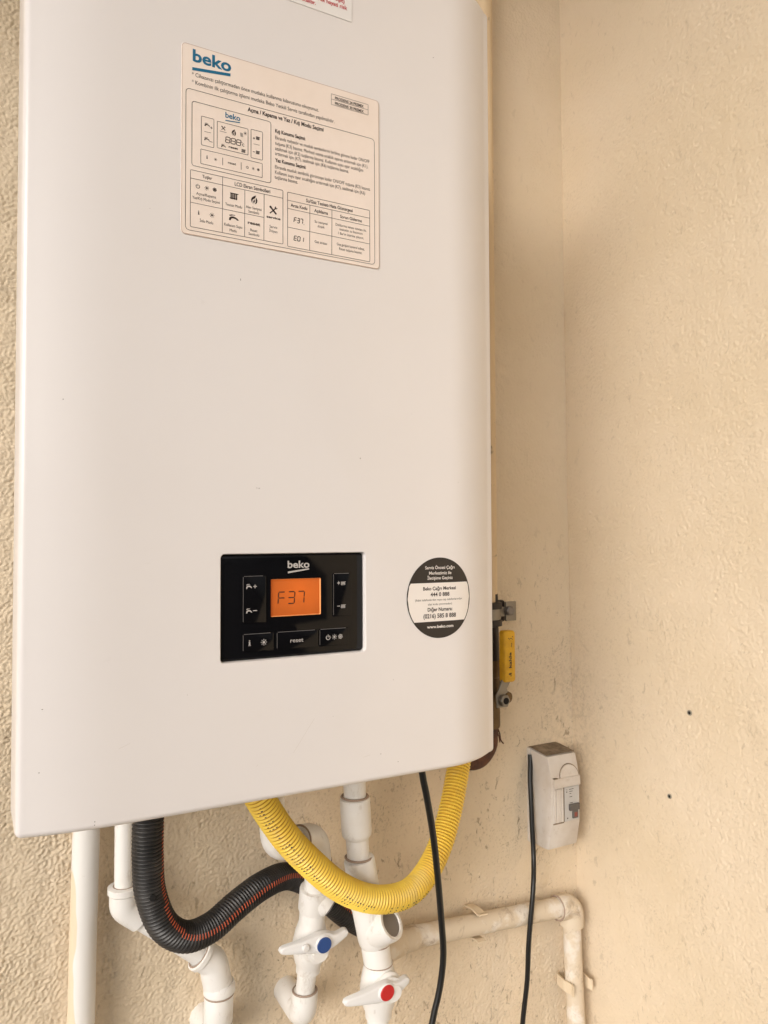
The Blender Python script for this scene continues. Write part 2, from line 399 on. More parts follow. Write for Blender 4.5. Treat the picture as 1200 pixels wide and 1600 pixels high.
# ---------------------------------------------------------------- boiler
BX0, BX1, BZ0, BZ1, YF = .0325, .4562, 1.2395, 1.976, -.300
BC = (BX0+BX1)/2; BH = (BX1-BX0)/2; FL = .147
def front_y(x):
    dx = x-BC; t = max(0, (abs(dx)-FL)/(BH-FL)); e = .026 if dx > 0 else .009
    return YF + e*t*t
boiler = thing('wall_boiler', (BC, 0, BZ0), 'large white wall-hung gas boiler whose black control panel shows F37', 'boiler')
HX0, HX1, HZ0, HZ1 = .1753, .3035, 1.3512, 1.4372       # panel opening
def boiler_cover():
    r = .005; xs = list(np.linspace(BX0+r, BC-FL, 9))
    xr = list(np.linspace(BC+FL, BX1-r, 9)); prof = []
    prof += [(BX0, -.235), (BX0, front_y(BX0+r)+r)]
    for a in (25, 50, 70): prof.append((BX0+r-r*math.cos(math.radians(a)), front_y(BX0+r)+r-r*math.sin(math.radians(a))))
    prof += [(x, front_y(x)) for x in xs]
    nl = len(prof)-1
    prof += [(x, front_y(x)) for x in xr]
    nr = nl+1
    for a in (70, 50, 25): prof.append((BX1-r+r*math.cos(math.radians(a)), front_y(BX1-r)+r-r*math.sin(math.radians(a))))
    prof += [(BX1, front_y(BX1-r)+r), (BX1, -.235)]
    n = len(prof); nrm = []
    for i in range(n):
        a, b = prof[max(0, i-1)], prof[min(n-1, i+1)]; t = Vector((b[0]-a[0], b[1]-a[1])).normalized(); nrm.append(Vector((-t.y, t.x)))
    q = .0048; rows = [(BZ0, .016), (BZ0, q)]
    for a in (25, 50, 75, 90): rows.append((BZ0+q-q*math.cos(math.radians(a)), q-q*math.sin(math.radians(a))))
    top = [(BZ1+BZ0-z, i) for z, i in rows][::-1]; rows += top; mid = 5
    vs, fs = [], []
    for z, ins in rows:
        for (x, y), nn in zip(prof, nrm): vs.append((x+nn.x*ins, y+nn.y*ins, z))
    for j in range(len(rows)-1):
        for i in range(n-1):
            if j == mid and i == nl: continue
            fs.append((j*n+i, j*n+i+1, (j+1)*n+i+1, (j+1)*n+i))
    # flat middle with the panel opening cut out
    o = [mid*n+nl, mid*n+nr, (mid+1)*n+nr, (mid+1)*n+nl]; hole = rrect(HX0, HX1, HZ0, HZ1, .0035)
    b0 = len(vs); vs += [(x, YF, z) for x, z in hole]; m = len(hole)
    poly = [[Vector((vs[i][0], vs[i][2], 0)) for i in o], [Vector((x, z, 0)) for x, z in hole]]
    ids = o+list(range(b0, b0+m))
    for t in tessellate_polygon(poly):
        f = [ids[i] for i in t]; a, b, c = [Vector(vs[i]) for i in f]
        if (b-a).cross(c-a).y > 0: f = f[::-1]
        fs.append(tuple(f))
    # lip of the opening: small roll then the inner wall
    prev = b0
    for dd, dy in ((.0006, .0008), (.0006, .012)):
        h2 = rrect(HX0+dd, HX1-dd, HZ0+dd, HZ1-dd, .0035-dd); k0 = len(vs); vs += [(x, YF+dy, z) for x, z in h2]
        for i in range(m): fs.append((prev+i, k0+i, k0+(i+1) % m, prev+(i+1) % m))
        prev = k0
    return vs, fs
obj('front_cover', boiler_cover(), M_cover, boiler, ang=40)
obj('casing', box(BX0+.016, BX1-.016, -.262, -.012, BZ0+.010, BZ1-.004, .003), M_casing, boiler)
obj('mounting_rail', box(BX0+.05, BX1-.05, -.012, 0, BZ1-.10, BZ1-.06), M_casing, boiler)

# --- flat print: 2D shapes in millimetres, laid on the front
class Print:
    def __init__(s): s.v, s.f = [], []
    def poly(s, pts):
        n = len(s.v); s.v += [tuple(p) for p in pts]; s.f.append(tuple(range(n, n+len(pts))))
    def geo(s, g2):
        n = len(s.v); s.v += g2[0]; s.f += [tuple(i+n for i in f) for f in g2[1]]
    def line(s, x0, y0, x1, y1, w=.35):
        d = Vector((x1-x0, y1-y0)); L = d.length; d /= L; p = Vector((-d.y, d.x))*w/2
        s.poly([(x0-p.x, y0-p.y), (x1-p.x, y1-p.y), (x1+p.x, y1+p.y), (x0+p.x, y0+p.y)])
    def ring(s, pts, w=.35):
        n = len(pts); A, B = [], []
        for i in range(n):
            a, b = Vector(pts[i-1]), Vector(pts[(i+1) % n]); t = (b-a).normalized(); nn = Vector((-t.y, t.x))*w/2
            A.append(Vector(pts[i])-nn); B.append(Vector(pts[i])+nn)
        for i in range(n):
            j = (i+1) % n; s.poly([A[i], A[j], B[j], B[i]])
    def rr(s, x0, y0, x1, y1, r=1.2, w=.35): s.ring(rrect(x0, x1, min(y0, y1), max(y0, y1), r, 4), w)
    def disc(s, x, y, r, n=16, ry=None):
        s.poly([(x+r*math.cos(2*PI*i/n), y+(ry or r)*math.sin(2*PI*i/n)) for i in range(n)])
    def arc(s, x, y, r, a0, a1, w, n=14):
        for i in range(n):
            a, b = math.radians(a0+(a1-a0)*i/n), math.radians(a0+(a1-a0)*(i+1)/n)
            s.poly([(x+(r-w/2)*math.cos(a), y+(r-w/2)*math.sin(a)), (x+(r-w/2)*math.cos(b), y+(r-w/2)*math.sin(b)), (x+(r+w/2)*math.cos(b), y+(r+w/2)*math.sin(b)), (x+(r+w/2)*math.cos(a), y+(r+w/2)*math.sin(a))])
    # icons; y grows downwards
    def sun(s, x, y, r):
        s.disc(x, y, r*.40, 12)
        for k in range(8):
            a = PI*k/4; s.line(x+r*.55*math.cos(a), y+r*.55*math.sin(a), x+r*math.cos(a), y+r*math.sin(a), r*.17)
    def snow(s, x, y, r):
        for k in range(3):
            a = PI*k/3+.26; s.line(x-r*math.cos(a), y-r*math.sin(a), x+r*math.cos(a), y+r*math.sin(a), r*.24)
        s.arc(x, y, r*.72, 0, 360, r*.22, 18)
    def power(s, x, y, r):
        s.arc(x, y, r*.85, -55, 235, r*.28, 16); s.line(x, y-r*1.15, x, y-r*.05, r*.28)
    def info(s, x, y, h):
        s.line(x, y-h*.18, x, y+h*.5, h*.26); s.line(x-h*.18, y-h*.12, x, y-h*.12, h*.14); s.line(x-h*.22, y+h*.45, x+h*.24, y+h*.45, h*.14); s.disc(x, y-h*.40, h*.13, 8)
    def plus(s, x, y, r, w): s.line(x-r, y, x+r, y, w); s.line(x, y-r, x, y-w*.5, w); s.line(x, y+w*.5, x, y+r, w)
    def radiator(s, x, y, w, h, n=4):
        st = w/(n+.3)
        for k in range(n): s.line(x-w/2+st*(k+.5), y-h*.45, x-w/2+st*(k+.5), y+h*.5, st*.68)
        s.line(x-w*.52, y-h*.40, x+w*.56, y-h*.40, h*.12); s.line(x-w*.58, y+h*.36, x+w*.40, y+h*.36, h*.10)
    def tap(s, x, y, w, h):
        P = lambda a: [(x+(px-.5)*w, y+(py-.5)*h) for px, py in a]
        s.poly(P([(.02, .18), (.30, .02), (.62, .02), (.70, .10), (.40, .14), (.14, .30)]))
        s.poly(P([(.02, 1.0), (.06, .58), (.22, .38), (.46, .30), (.40, .60), (.26, .72), (.20, 1.0)]))
        s.poly(P([(.46, .30), (.74, .40), (.96, .66), (1.0, .86), (.84, .84), (.70, .66), (.40, .60)]))
    def flame(s, x, y, w, h):
        P = lambda a: [(x+px*w, y+py*h) for px, py in a]
        s.poly(P([(.30, -.5), (.16, -.18), (-.22, .02), (-.30, .30), (-.10, .5), (-.36, .34), (-.5, .05), (-.34, -.20), (.02, -.40)]))
        s.poly(P([(.36, -.28), (.5, .02), (.44, .30), (.10, .5), (.26, .22), (.22, -.02)]))
        s.poly(P([(.10, -.06), (.12, .20), (-.04, .42), (-.16, .26), (-.08, .10)]))
    def tools(s, x, y, r):
        s.line(x-r*.75, y-r*.75, x+r*.8, y+r*.85, r*.42); s.line(x+r*.72, y-r*.72, x-r*.9, y+r*.9, r*.26)
        s.disc(x-r*.72, y-r*.72, r*.30, 8); s.arc(x+r*.74, y-r*.74, r*.26, 0, 270, r*.2, 8)
    def digits(s, txt, x0, x1, y0, y1, w, slant=.08, gap=.42):
        n = len(txt); dw = (x1-x0)/(n+gap*(n-1)); h = y1-y0
        SEG = {'F': 'aefg', '3': 'abcdg', '7': 'abc', 'E': 'adefg', '0': 'abcdef', '1': 'bc', '8': 'abcdefg'}
        for i, chh in enumerate(txt):
            X = x0+i*dw*(1+gap)
            for sg in SEG[chh]:
                (ax, ay), (bx, by) = {'a': ((0, 0), (1, 0)), 'b': ((1, 0), (1, .5)), 'c': ((1, .5), (1, 1)), 'd': ((0, 1), (1, 1)), 'e': ((0, .5), (0, 1)), 'f': ((0, 0), (0, .5)), 'g': ((0, .5), (1, .5))}[sg]
                d = Vector((bx-ax, (by-ay))); t0, t1 = .07, .93
                p = (ax+d.x*t0, ay+d.y*t0); q = (ax+d.x*t1, ay+d.y*t1)
                f = lambda u: (X+u[0]*dw+(.5-u[1])*h*slant*2, y0+u[1]*h)
                s.line(*f(p), *f(q), w)
    def text(s, txt, x0, x1, y, h, bold=0., cx=None):
        gv, gf = glyphs(txt, bold); ax = [v[0] for v in gv]; a, b = min(ax), max(ax)
        k = (x1-x0)/(b-a); n = len(s.v)
        s.v += [(x0+(vx-a)*k, y-vy*h/.727) for vx, vy in gv]; s.f += [tuple(i+n for i in f) for f in gf]
_GC = {}
def glyphs(txt, bold):
    key = (txt, bold)
    if key not in _GC:
        cu = bpy.data.curves.new('glyph', 'FONT'); cu.body = txt; cu.size = 1; cu.resolution_u = 3; cu.offset = bold; cu.fill_mode = 'FRONT'
        ob = bpy.data.objects.new('glyph', cu); COL.objects.link(ob)
        dg = bpy.context.evaluated_depsgraph_get(); dg.update()
        me = bpy.data.meshes.new_from_object(ob.evaluated_get(dg))
        _GC[key] = [(v.co.x, v.co.y) for v in me.vertices], [tuple(p.vertices) for p in me.polygons]
        bpy.data.objects.remove(ob); bpy.data.curves.remove(cu); bpy.data.meshes.remove(me)
    return _GC[key]
def lay(pr, X0, Z0, off, yf=front_y):
    """print -> world: X right, y down from (X0, Z0), lying on the front surface"""
    vs = [(X0+x/1000, yf(X0+x/1000)-off, Z0-y/1000) for x, y in pr.v]; fs = []
    for f in pr.f:
        a, b, c = Vector(vs[f[0]]), Vector(vs[f[1]]), Vector(vs[f[2]]); nn = Vector((0, 0, 0))
        for i in range(len(f)):
            p, q = Vector(vs[f[i]]), Vector(vs[f[(i+1) % len(f)]]); nn += p.cross(q)
        fs.append(f[::-1] if nn.y > 0 else f)
    return vs, fs

# --- instruction plate
LX, LZ = .1433, 1.8363; LW, LH = 174.2, 151.0
plate = obj('instruction_plate', prism([(x/1000, y/1000) for x, y in rrect(0, LW, 0, LH, 3.2, 5)], lambda u, v, w: (LX+u, YF-.0001-w, LZ-v), .0007, .00025, 1), M_sticker, boiler, ang=30,
            label='cream instruction plate printed with tables and Turkish text')
k = Print(); b = Print(); k0_ = Print(); k0_.ring(rrect(.35, LW-.35, .35, LH-.35, 3.0, 5), .35); obj('plate_rim', lay(k0_, LX, LZ, .00088), M_rim, plate, ang=0)
b.text('beko', 8.6, 39.6, 12.9, 10.3*.727/.76, .028); b2 = Print(); b2.poly([(8.3, 18.1), (39.0, 14.3), (39.0, 16.7), (8.3, 20.5)])
b3 = Print(); b3.text('beko', 34.9, 47.2, 51.1, 4.6, .02); b4 = Print(); b4.line(34.9, 53.6, 46.9, 52.4, .8)
TX = [('* Cihazınızı çalıştırmadan önce mutlaka kullanma kılavuzunu okuyunuz.', 8, 116, 25.1, 3.3, 0), ('* Kombinin ilk çalıştırma işlemi mutlaka Beko Yetkili Servis tarafından yapılmalıdır.', 8, 130.7, 31.2, 3.3, 0),
 ('PRODENS 24 PREMIX', 131.2, 159, 10.2, 2.6, .025), ('PRODENS 30 PREMIX', 131.2, 159, 14.8, 2.6, .025), ('Açma / Kapama ve Yaz / Kış Modu Seçimi', 53.3, 120.4, 41.1, 3.5, .028),
 ('reset', 37.7, 45.3, 75, 1.9, .03), ('reset', 37.1, 43.8, 88.1, 2.1, .012), ('Kış Konumu Seçimi:', 76.9, 103.7, 52.8, 3.1, .03),
 ('Ekranda radyatör ve musluk sembollerini birlikte görene kadar ON/OFF', 76.9, 164.5, 58.3, 3.0, 0), ('tuşuna (K3) basınız. Merkezi ısıtma sıcaklık ayarını arttırmak için (K1),', 76.9, 163, 63, 3.0, 0),
 ('azaltmak için (K2) tuşlarına basınız. Kullanım suyu ayar sıcaklığını', 76.9, 158.2, 67.4, 3.0, 0), ('arttırmak için (K7), azaltmak için (K6) tuşlarına basınız.', 76.9, 144.2, 71.6, 3.0, 0),
 ('Yaz Konumu Seçimi:', 76.8, 104.2, 77.2, 3.1, .03), ('Ekranda musluk sembolü görünceye kadar ON/OFF tuşuna (K3) basınız.', 76.8, 165.2, 82.8, 3.0, 0),
 ('Kullanım suyu ayar sıcaklığını arttırmak için (K7), azaltmak için (K6)', 76.8, 160, 87.3, 3.0, 0), ('tuşlarına basınız.', 76.5, 96.9, 91.4, 3.0, 0),
 ('Tuşlar', 16.5, 24.3, 104.2, 2.6, .012), ('LCD Ekran Sembolleri', 42.7, 72.6, 104.6, 3.1, .01), ('Açma/Kapama', 11.8, 27.4, 118.5, 2.3, 0), ('Yaz/Kış Modu Seçimi', 8.7, 30.5, 122.2, 2.3, 0),
 ('Tesisat Modu', 35, 48.8, 122.2, 2.4, 0), ('Alev Seviyesi', 52, 65.3, 120.8, 2.3, 0), ('Sembolü', 54.1, 63.1, 124.2, 2.3, 0), ('service', 69.5, 81.5, 125.2, 2.0, .03), ('Servis', 72.1, 78.7, 133.1, 2.3, 0), ('İhtiyacı', 71.8, 78.9, 136.6, 2.3, 0),
 ('İnfo Modu', 14.6, 25.2, 139.6, 2.4, 0), ('Kullanım Suyu', 34.1, 48.9, 138.6, 2.4, 0), ('Modu', 38.6, 44.4, 142.5, 2.4, 0), ('reset', 53.6, 64.1, 133.5, 2.6, .025), ('Reset', 55.8, 61.7, 139.1, 2.3, 0), ('Sembolü', 54.3, 63.2, 142.4, 2.3, 0),
 ('Su/Gaz Tesisatı Hata Göstergesi', 104.4, 147.9, 105.2, 3.0, .014), ('Arıza Kodu', 90.6, 105.4, 111.9, 2.9, .016), ('Açıklama', 111.8, 124.4, 112.1, 2.8, .016), ('Sorun Giderme', 135.9, 156.8, 112.4, 2.8, .012),
 ('Su seviyesi', 112.1, 124, 121.1, 2.2, 0), ('düşük', 114.9, 121.2, 124.6, 2.2, 0), ('Doldurma vanası vasıtası ile,', 131.6, 161.1, 119.9, 2.3, 0), ('tesisatın su basıncını', 135.2, 157.4, 123.3, 2.3, 0), ("1 Bar'ın üzerine çıkarın.", 134, 158.6, 127, 2.3, 0),
 ('Gaz arızası', 112.1, 123.5, 138.3, 2.3, 0), ('Gaz girişini kontrol ediniz,', 132.7, 159.4, 136.7, 2.3, 0), ('Reset tuşuna basınız.', 134.9, 156.9, 140.4, 2.3, 0)]
for t, a, c_, y, h, bd in TX: k.text(t, a, c_, y, h, bd)
k.rr(127.8, 6.2, 163.3, 15.5, .3, .3); k.line(127.8, 10.8, 163.3, 10.85, .3)
# outer frame, broken once along the bottom edge
fr = rrect(3.4, 169.4, 35.8, 147.6, 3, 4)
k.rr(3.4, 35.8, 169.4, 147.6, 3, .38)
k.rr(8.2, 45, 73.2, 96.1, 2, .38); k.rr(15.6, 55.1, 25.6, 78.1, .8); k.rr(28.3, 55.9, 53.7, 77.3, .6); k.rr(56.2, 55.3, 66, 78.7, .8); k.rr(15.2, 81.5, 65.8, 93.1, .5)
k.tap(20.3, 61, 4.6, 2.8); k.plus(23.6, 62.6, 1, .45); k.line(18, 66.8, 23.3, 66.7, .28); k.tap(20, 72.4, 4.4, 2.8); k.line(22, 73.8, 24.6, 73.9, .4)
k.tools(33.3, 60.4, 1.7); k.line(30.3, 63.3, 35.9, 63.4, .3); k.flame(41.8, 61.8, 3.6, 5.6); k.sun(51.3, 60.1, 1.5)
for q in range(3): k.line(47.2+q*.8, 60.4, 47.8+q*.8, 63.6, .35)
k.digits('888', 35.2, 47.6, 66.7, 71.2, .62, .06, .3); k.arc(49.9, 70, 1.0, 50, 310, .4, 8); k.disc(48.6, 68.2, .35, 8)
k.tap(33.4, 74.6, 3.9, 2.6); k.radiator(50, 74.8, 3.4, 2.7); k.plus(58.7, 62.2, .9, .45); k.radiator(62, 61.4, 3.2, 2.7); k.line(58.3, 66.9, 63.5, 66.85, .28); k.line(57.8, 73.4, 59.7, 73.4, .45); k.radiator(62, 73.2, 3.2, 2.7)
k.line(32.8, 84.4, 32.8, 90.5, .35); k.line(48, 84.6, 48, 90.6, .35); k.info(20.2, 86.8, 2.6); k.sun(27, 87.2, 1.3); k.power(53.1, 87.5, 1.1); k.sun(58.1, 87.4, 1.2); k.snow(62.4, 87.3, 1.2)
k.rr(7.2, 99.8, 83.7, 144.7, .8, .38); k.line(7.2, 106.4, 83.7, 106.4); k.line(32.8, 99.8, 32.6, 144.6); k.line(7.2, 125.5, 67.2, 125.7); k.line(51.1, 106.4, 50.9, 144.6); k.line(67.4, 106.4, 67.2, 144.7)
k.power(13, 111.8, 1.7); k.sun(20.1, 111.7, 1.9); k.snow(26.4, 111.6, 1.7); k.radiator(42.2, 113.5, 6.4, 5.4); k.flame(58.9, 112.8, 5.4, 7.6); k.tools(75.3, 118.2, 3.3); k.info(13.7, 132.5, 3.0); k.sun(24.3, 132.4, 2.0); k.tap(41.9, 131, 8.2, 5)
k.rr(87.8, 100.3, 164.5, 145.8, .8, .38); k.line(87.8, 107.1, 164.5, 107.2); k.line(87.8, 114, 164.5, 114.3); k.line(87.8, 129.7, 164.5, 130); k.line(107.8, 107.1, 107.5, 145.8); k.line(128.2, 107.2, 127.9, 145.8)
k.digits('F37', 93.6, 101.3, 120.5, 124.4, .62, .06, .35); k.disc(102.4, 124.9, .3, 6); k.digits('E01', 93.6, 102, 135.9, 139.6, .62, .06, .35)
obj('lettering', lay(k, LX, LZ, .00095), M_ink, plate, ang=0); [obj(nm, lay(bb_, LX, LZ, .00095), M_blue, plate, ang=0) for nm, bb_ in (('lettering', b), ('logo_bar', b2), ('lettering', b3), ('logo_bar', b4))]

# --- white warning sticker at the top edge of the picture
wst = obj('warning_sticker', prism(rrect(.205, .2912, 1.8995, 1.9475, .0006, 2), lambda u, v, w: (u, YF-.0001-w, v), .0004), M_warn, boiler, ang=30, label='white warning sticker with red text')
k = Print(); wx, wz = .205, 1.9475
k.text('eşit)', 70, 79, (wz-1.9138)*1000, 3.6, .02); k.text('olarak hayati risk', 48.5, 81.6, (wz-1.9085)*1000, 3.6, .02); k.text('oluşturacaktır.', 26, 51.8, (wz-1.9033)*1000, 3.6, .02)
obj('lettering', lay(k, wx, wz, .0007), M_red, wst, ang=0)

# --- round service sticker
CX, CZ, RX, RZ = .3786, 1.3946, .0348, .0364
def band(z0, z1, sc, off):
    """slice of the ellipse between two heights, following the curved front"""
    vs, fs = [], []; N = 48
    for i in range(N+1):
        x = -1+2*i/N; x = math.sin(x*PI/2); hh = math.sqrt(max(0, 1-x*x))*RZ*sc; X = CX+x*RX*sc
        a, b_ = max(-hh, z0), min(hh, z1)
        if a > b_: a = b_ = (z0 if abs(z0) < abs(z1) else z1) if hh < min(abs(z0), abs(z1)) else a
        vs += [(X, front_y(X)-off, CZ+a), (X, front_y(X)-off, CZ+b_)]
    for i in range(N):
        if abs(vs[2*i][2]-vs[2*i+1][2])+abs(vs[2*i+2][2]-vs[2*i+3][2]) > 1e-7: fs.append((2*i, 2*i+2, 2*i+3, 2*i+1))
    return vs, fs
rs = obj('service_sticker', band(-1, 1, 1, .0003), M_tick, boiler, label='round black and cream service sticker with phone numbers')
def midband():
    z0, z1, sc = -.0212, .0136, .975; vs, fs = [], []; N = 40
    xs_ = np.linspace(-1, 1, N+1)*RX*sc
    for x in xs_:
        hh = math.sqrt(max(0, 1-(x/(RX*sc))**2))*RZ*sc; X = CX+x
        vs += [(X, front_y(X)-.0004, CZ+max(-hh, z0)), (X, front_y(X)-.0004, CZ+min(hh, z1))]
    for i in range(N): fs.append((2*i, 2*i+2, 2*i+3, 2*i+1))
    return vs, fs
obj('cream_band', midband(), M_wsticker, rs)
k = Print(); w = Print(); f = lambda z: (1.4310-z)*1000; X0 = .3437
for t, a, c_, z, h, bd in [('Servis Öncesi Çağrı', 19.4, 51, 1.4206, 2.9, .014), ('Merkezimiz ile', 23.4, 47.4, 1.4157, 2.9, .014), ('İletişime Geçiniz', 21.7, 48.8, 1.4112, 2.9, .014), ('www.beko.com', 21, 49.2, 1.3675, 2.7, .022)]:
    w = Print(); w.text(t, a, c_, f(z), h, bd); obj('lettering', lay(w, X0, 1.4310, .00055), M_wsticker, rs, ang=0)
for t, a, c_, z, h, bd in [('Beko Çağrı Merkezi', 17, 52.3, 1.4017, 3.1, .024), ('444 0 888', 24.8, 45.1, 1.3961, 3.5, .024), ('(Sabit telefonlardan veya cep telefonlarından', 8.7, 59.5, 1.3921, 2.0, -.004), ('alan kodu çevirmeden)', 22, 47.8, 1.3881, 2.0, -.004), ('Diğer Numara:', 21.7, 48.2, 1.3827, 3.3, .024), ('(0216) 585 8 888', 17.2, 52.2, 1.3766, 3.9, .024)]: k.text(t, a, c_, f(z), h, bd)
obj('lettering', lay(k, X0, 1.4310, .00055), M_ink, rs, ang=0)

# --- control panel
PY = -.2958
def panel_body():
    x0, x1, z0, z1 = HX0+.0008, HX1-.0008, HZ0+.0008, HZ1-.0008
    lx0, lx1, lz0, lz1 = .2186, .2629, 1.3852, 1.4157
    vs, fs = [], []; prev = None; m = 0
    for ins, dy in ((0, .012), (0, .0016), (.0004, .0006), (.0013, 0)):
        rr = rrect(x0+ins, x1-ins, z0+ins, z1-ins, .003-ins*.8); k0 = len(vs); vs += [(x, PY+dy, z) for x, z in rr]; m = len(rr)
        if prev is not None:
            for i in range(m): fs.append((prev+i, k0+i, k0+(i+1) % m, prev+(i+1) % m)[::-1])
        prev = k0
    hole = rrect(lx0, lx1, lz0, lz1, .0008, 2); b0 = len(vs); vs += [(x, PY, z) for x, z in hole]; h = len(hole)
    ids = list(range(prev, prev+m))+list(range(b0, b0+h))
    for t in tessellate_polygon([[Vector((vs[i][0], vs[i][2], 0)) for i in range(prev, prev+m)], [Vector((x, z, 0)) for x, z in hole]]):
        f_ = [ids[i] for i in t]; a, b_, c_ = [Vector(vs[i]) for i in f_]
        fs.append(tuple(f_[::-1] if (b_-a).cross(c_-a).y > 0 else f_))
    return vs, fs, (lx0, lx1, lz0, lz1)
pv, pf, lw = panel_body()
panel = obj('control_panel', (pv, pf), M_gloss, boiler, ang=40)
hole = rrect(*lw, .0008, 2); n = len(hole)
hole2 = rrect(lw[0]+.0005, lw[1]-.0005, lw[2]+.0005, lw[3]-.0005, .0006, 2)
obj('screen_edge', ([(x, PY+.0002, z) for x, z in hole]+[(x, PY+.0016, z) for x, z in hole2], [(i, n+i, n+(i+1) % n, (i+1) % n)[::-1] for i in range(n)]), M_lens, panel, ang=0)
obj('screen', box(lw[0]-.001, lw[1]+.001, PY+.0016, PY+.006, lw[2]-.001, lw[3]+.001), M_lcd, panel, ang=0)
k = Print(); sc = 1.0071
px = lambda x: x*sc; pz = lambda z: (1.45+(z/1000-1.45)*sc)*1000
k.digits('F37', px(224.0)-.0, px(246.6), -pz(1405.3), -pz(1395.7), .95, .035, .52)
obj('screen_digits', lay(k, 0, 0, -.0014+.0000, lambda x: PY), M_seg, panel, ang=0)
def button(name, x0, x1, z0, z1):
    return obj(name, prism(rrect(px(x0)/1000, px(x1)/1000, pz(z0)/1000, pz(z1)/1000, .0008, 3), lambda u, v, w_: (u, PY+.0004-w_, v), .0014, .0007, 2), M_button, panel, ang=30)
button('rocker_button', 193.4, 213, 1381.5, 1419.3); button('rocker_button', 272, 289.5, 1383, 1419.4)
for a, c_ in ((193.4, 219.3), (221.8, 258.2), (259.5, 286.5)): button('push_button', a, c_, 1358.8, 1373.4)
M_glint = principled('painted_edge_glint', (.16, .15, .145), .3)  # glints along button tops and left sides, painted as lighter grey lines
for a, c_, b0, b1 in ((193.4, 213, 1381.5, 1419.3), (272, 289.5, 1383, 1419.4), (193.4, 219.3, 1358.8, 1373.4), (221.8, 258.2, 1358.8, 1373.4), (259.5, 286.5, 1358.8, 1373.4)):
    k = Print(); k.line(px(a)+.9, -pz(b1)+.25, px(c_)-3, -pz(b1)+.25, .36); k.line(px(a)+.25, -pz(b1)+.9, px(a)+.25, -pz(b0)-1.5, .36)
    obj('painted_edge_glint', lay(k, 0, 0, .00095, lambda x: PY), M_glint, panel, ang=0)
def pp(name, fn):
    k = Print(); fn(k); obj(name, lay(k, 0, 0, .0011, lambda x: PY), M_print, panel, ang=0)
pp('lettering', lambda k: k.text('beko', px(231.1), px(250.4), -pz(1424.9), 6.3*.727/.76, .022))
pp('logo_bar', lambda k: k.poly([(px(231.2), -pz(1421.9)), (px(250), -pz(1424.3)), (px(250), -pz(1423.2)), (px(231.2), -pz(1420.5))]))
for zc in (1411, 1391.6):
    pp('tap_icon', lambda k: k.tap(px(198.4), -pz(zc), 5.0, 3.9)); pp('radiator_icon', lambda k: k.radiator(px(281.3), -pz(zc-.1), 4.2, 3.2))
pp('plus_sign', lambda k: k.plus(px(203.4), -pz(1410.8), 1.4, .6)); pp('minus_sign', lambda k: k.line(px(201.6), -pz(1391.6), px(205), -pz(1391.6), .6))
pp('plus_sign', lambda k: k.plus(px(277.0), -pz(1411.2), 1.3, .6)); pp('minus_sign', lambda k: k.line(px(275.7), -pz(1391.8), px(278.2), -pz(1391.8), .6))
pp('info_icon', lambda k: k.info(px(198.9), -pz(1366.1), 4.3)); pp('sun_icon', lambda k: k.sun(px(210.8), -pz(1366.0), 2.6)); pp('lettering', lambda k: k.text('reset', px(233.5), px(244.9), -pz(1364.2), 3.5, .004))
pp('power_icon', lambda k: k.power(px(267.2), -pz(1366.0), 2.1)); pp('sun_icon', lambda k: k.sun(px(272.9), -pz(1366.2), 2.3)); pp('snowflake_icon', lambda k: k.snow(px(278.5), -pz(1366.2), 2.2))
# --- small marks on the enamel
k = Print()
for x, z, rx, rz in [(.1913, 1.6566, .35, 1.6), (.0605, 1.5499, .6, .5), (.2071, 1.4894, .8, .5), (.2050, 1.4896, .5, .5), (.2984, 1.5178, .6, .7), (.2434, 1.8517, .35, .3), (.3173, 1.2625, .6, .5), (.3754, 1.8936, .8, .5), (.0473, 1.2851, .9, .35), (.0840, 1.2462, .5, .6), (.0838, 1.2438, .6, .5), (.3344, 1.2535, .9, .3), (.0490, 1.3292, .9, .4), (.272, 1.300, .3, .3), (.35, 1.56, .3, .3), (.12, 1.70, .3, .3), (.15, 1.33, .35, .3), (.40, 1.50, .35, .3), (.33, 1.325, .7, .2), (.255, 1.60, .25, .25)]:
    k = Print(); k.disc(x*1000, -z*1000, rx*.65, 8, rz*.65); obj('chip_mark', lay(k, 0, 0, .0001), M_speck, boiler, ang=0)
M_scr = principled('scratch', (.66, .61, .57), .6)
for x, z, x2, z2 in [(.2365, 1.2745, .2550, 1.3000), (.2050, 1.268, .2065, 1.2695), (.10, 1.296, .108, 1.299), (.30, 1.262, .307, 1.263), (.2965, 1.5190, .2995, 1.5155)]:
    k = Print(); k.line(x*1000, -z*1000, x2*1000, -z2*1000, .22); obj('scratch_mark', lay(k, 0, 0, .0001), M_scr, boiler, ang=0)

# ---------------------------------------------------------------- hoses
def hose(name, pts, R, pitch, depth, mats, parent, n=36, fm=None, spp=6):
    path = resample(catmull(pts, 14), pitch/spp)
    rad = [R - depth*(.5-.5*math.cos(2*PI*i/spp))**1.3 for i in range(len(path))]
    return obj(name, sweep(path, rad, n, True, (lambda i, k: fm(i, k, i % spp, len(path))) if fm else None), mats, parent, ang=0 or 60)
yh = thing('yellow_gas_hose', (.41, -.13, 1.04), 'yellow corrugated gas hose hanging in a loop beneath the boiler', 'hose')
ypts = [(.232, -.150, 1.262), (.2438, -.150, 1.222), (.2558, -.15, 1.1987), (.271, -.148, 1.1732), (.2923, -.146, 1.1418), (.3197, -.143, 1.1107), (.3489, -.14, 1.0822), (.3817, -.135, 1.0602), (.4145, -.13, 1.0480), (.4508, -.12, 1.0440), (.4842, -.105, 1.0541), (.5139, -.09, 1.0784), (.5381, -.075, 1.1122), (.5575, -.06, 1.1447), (.570, -.050, 1.1665), (.578, -.044, 1.176)]
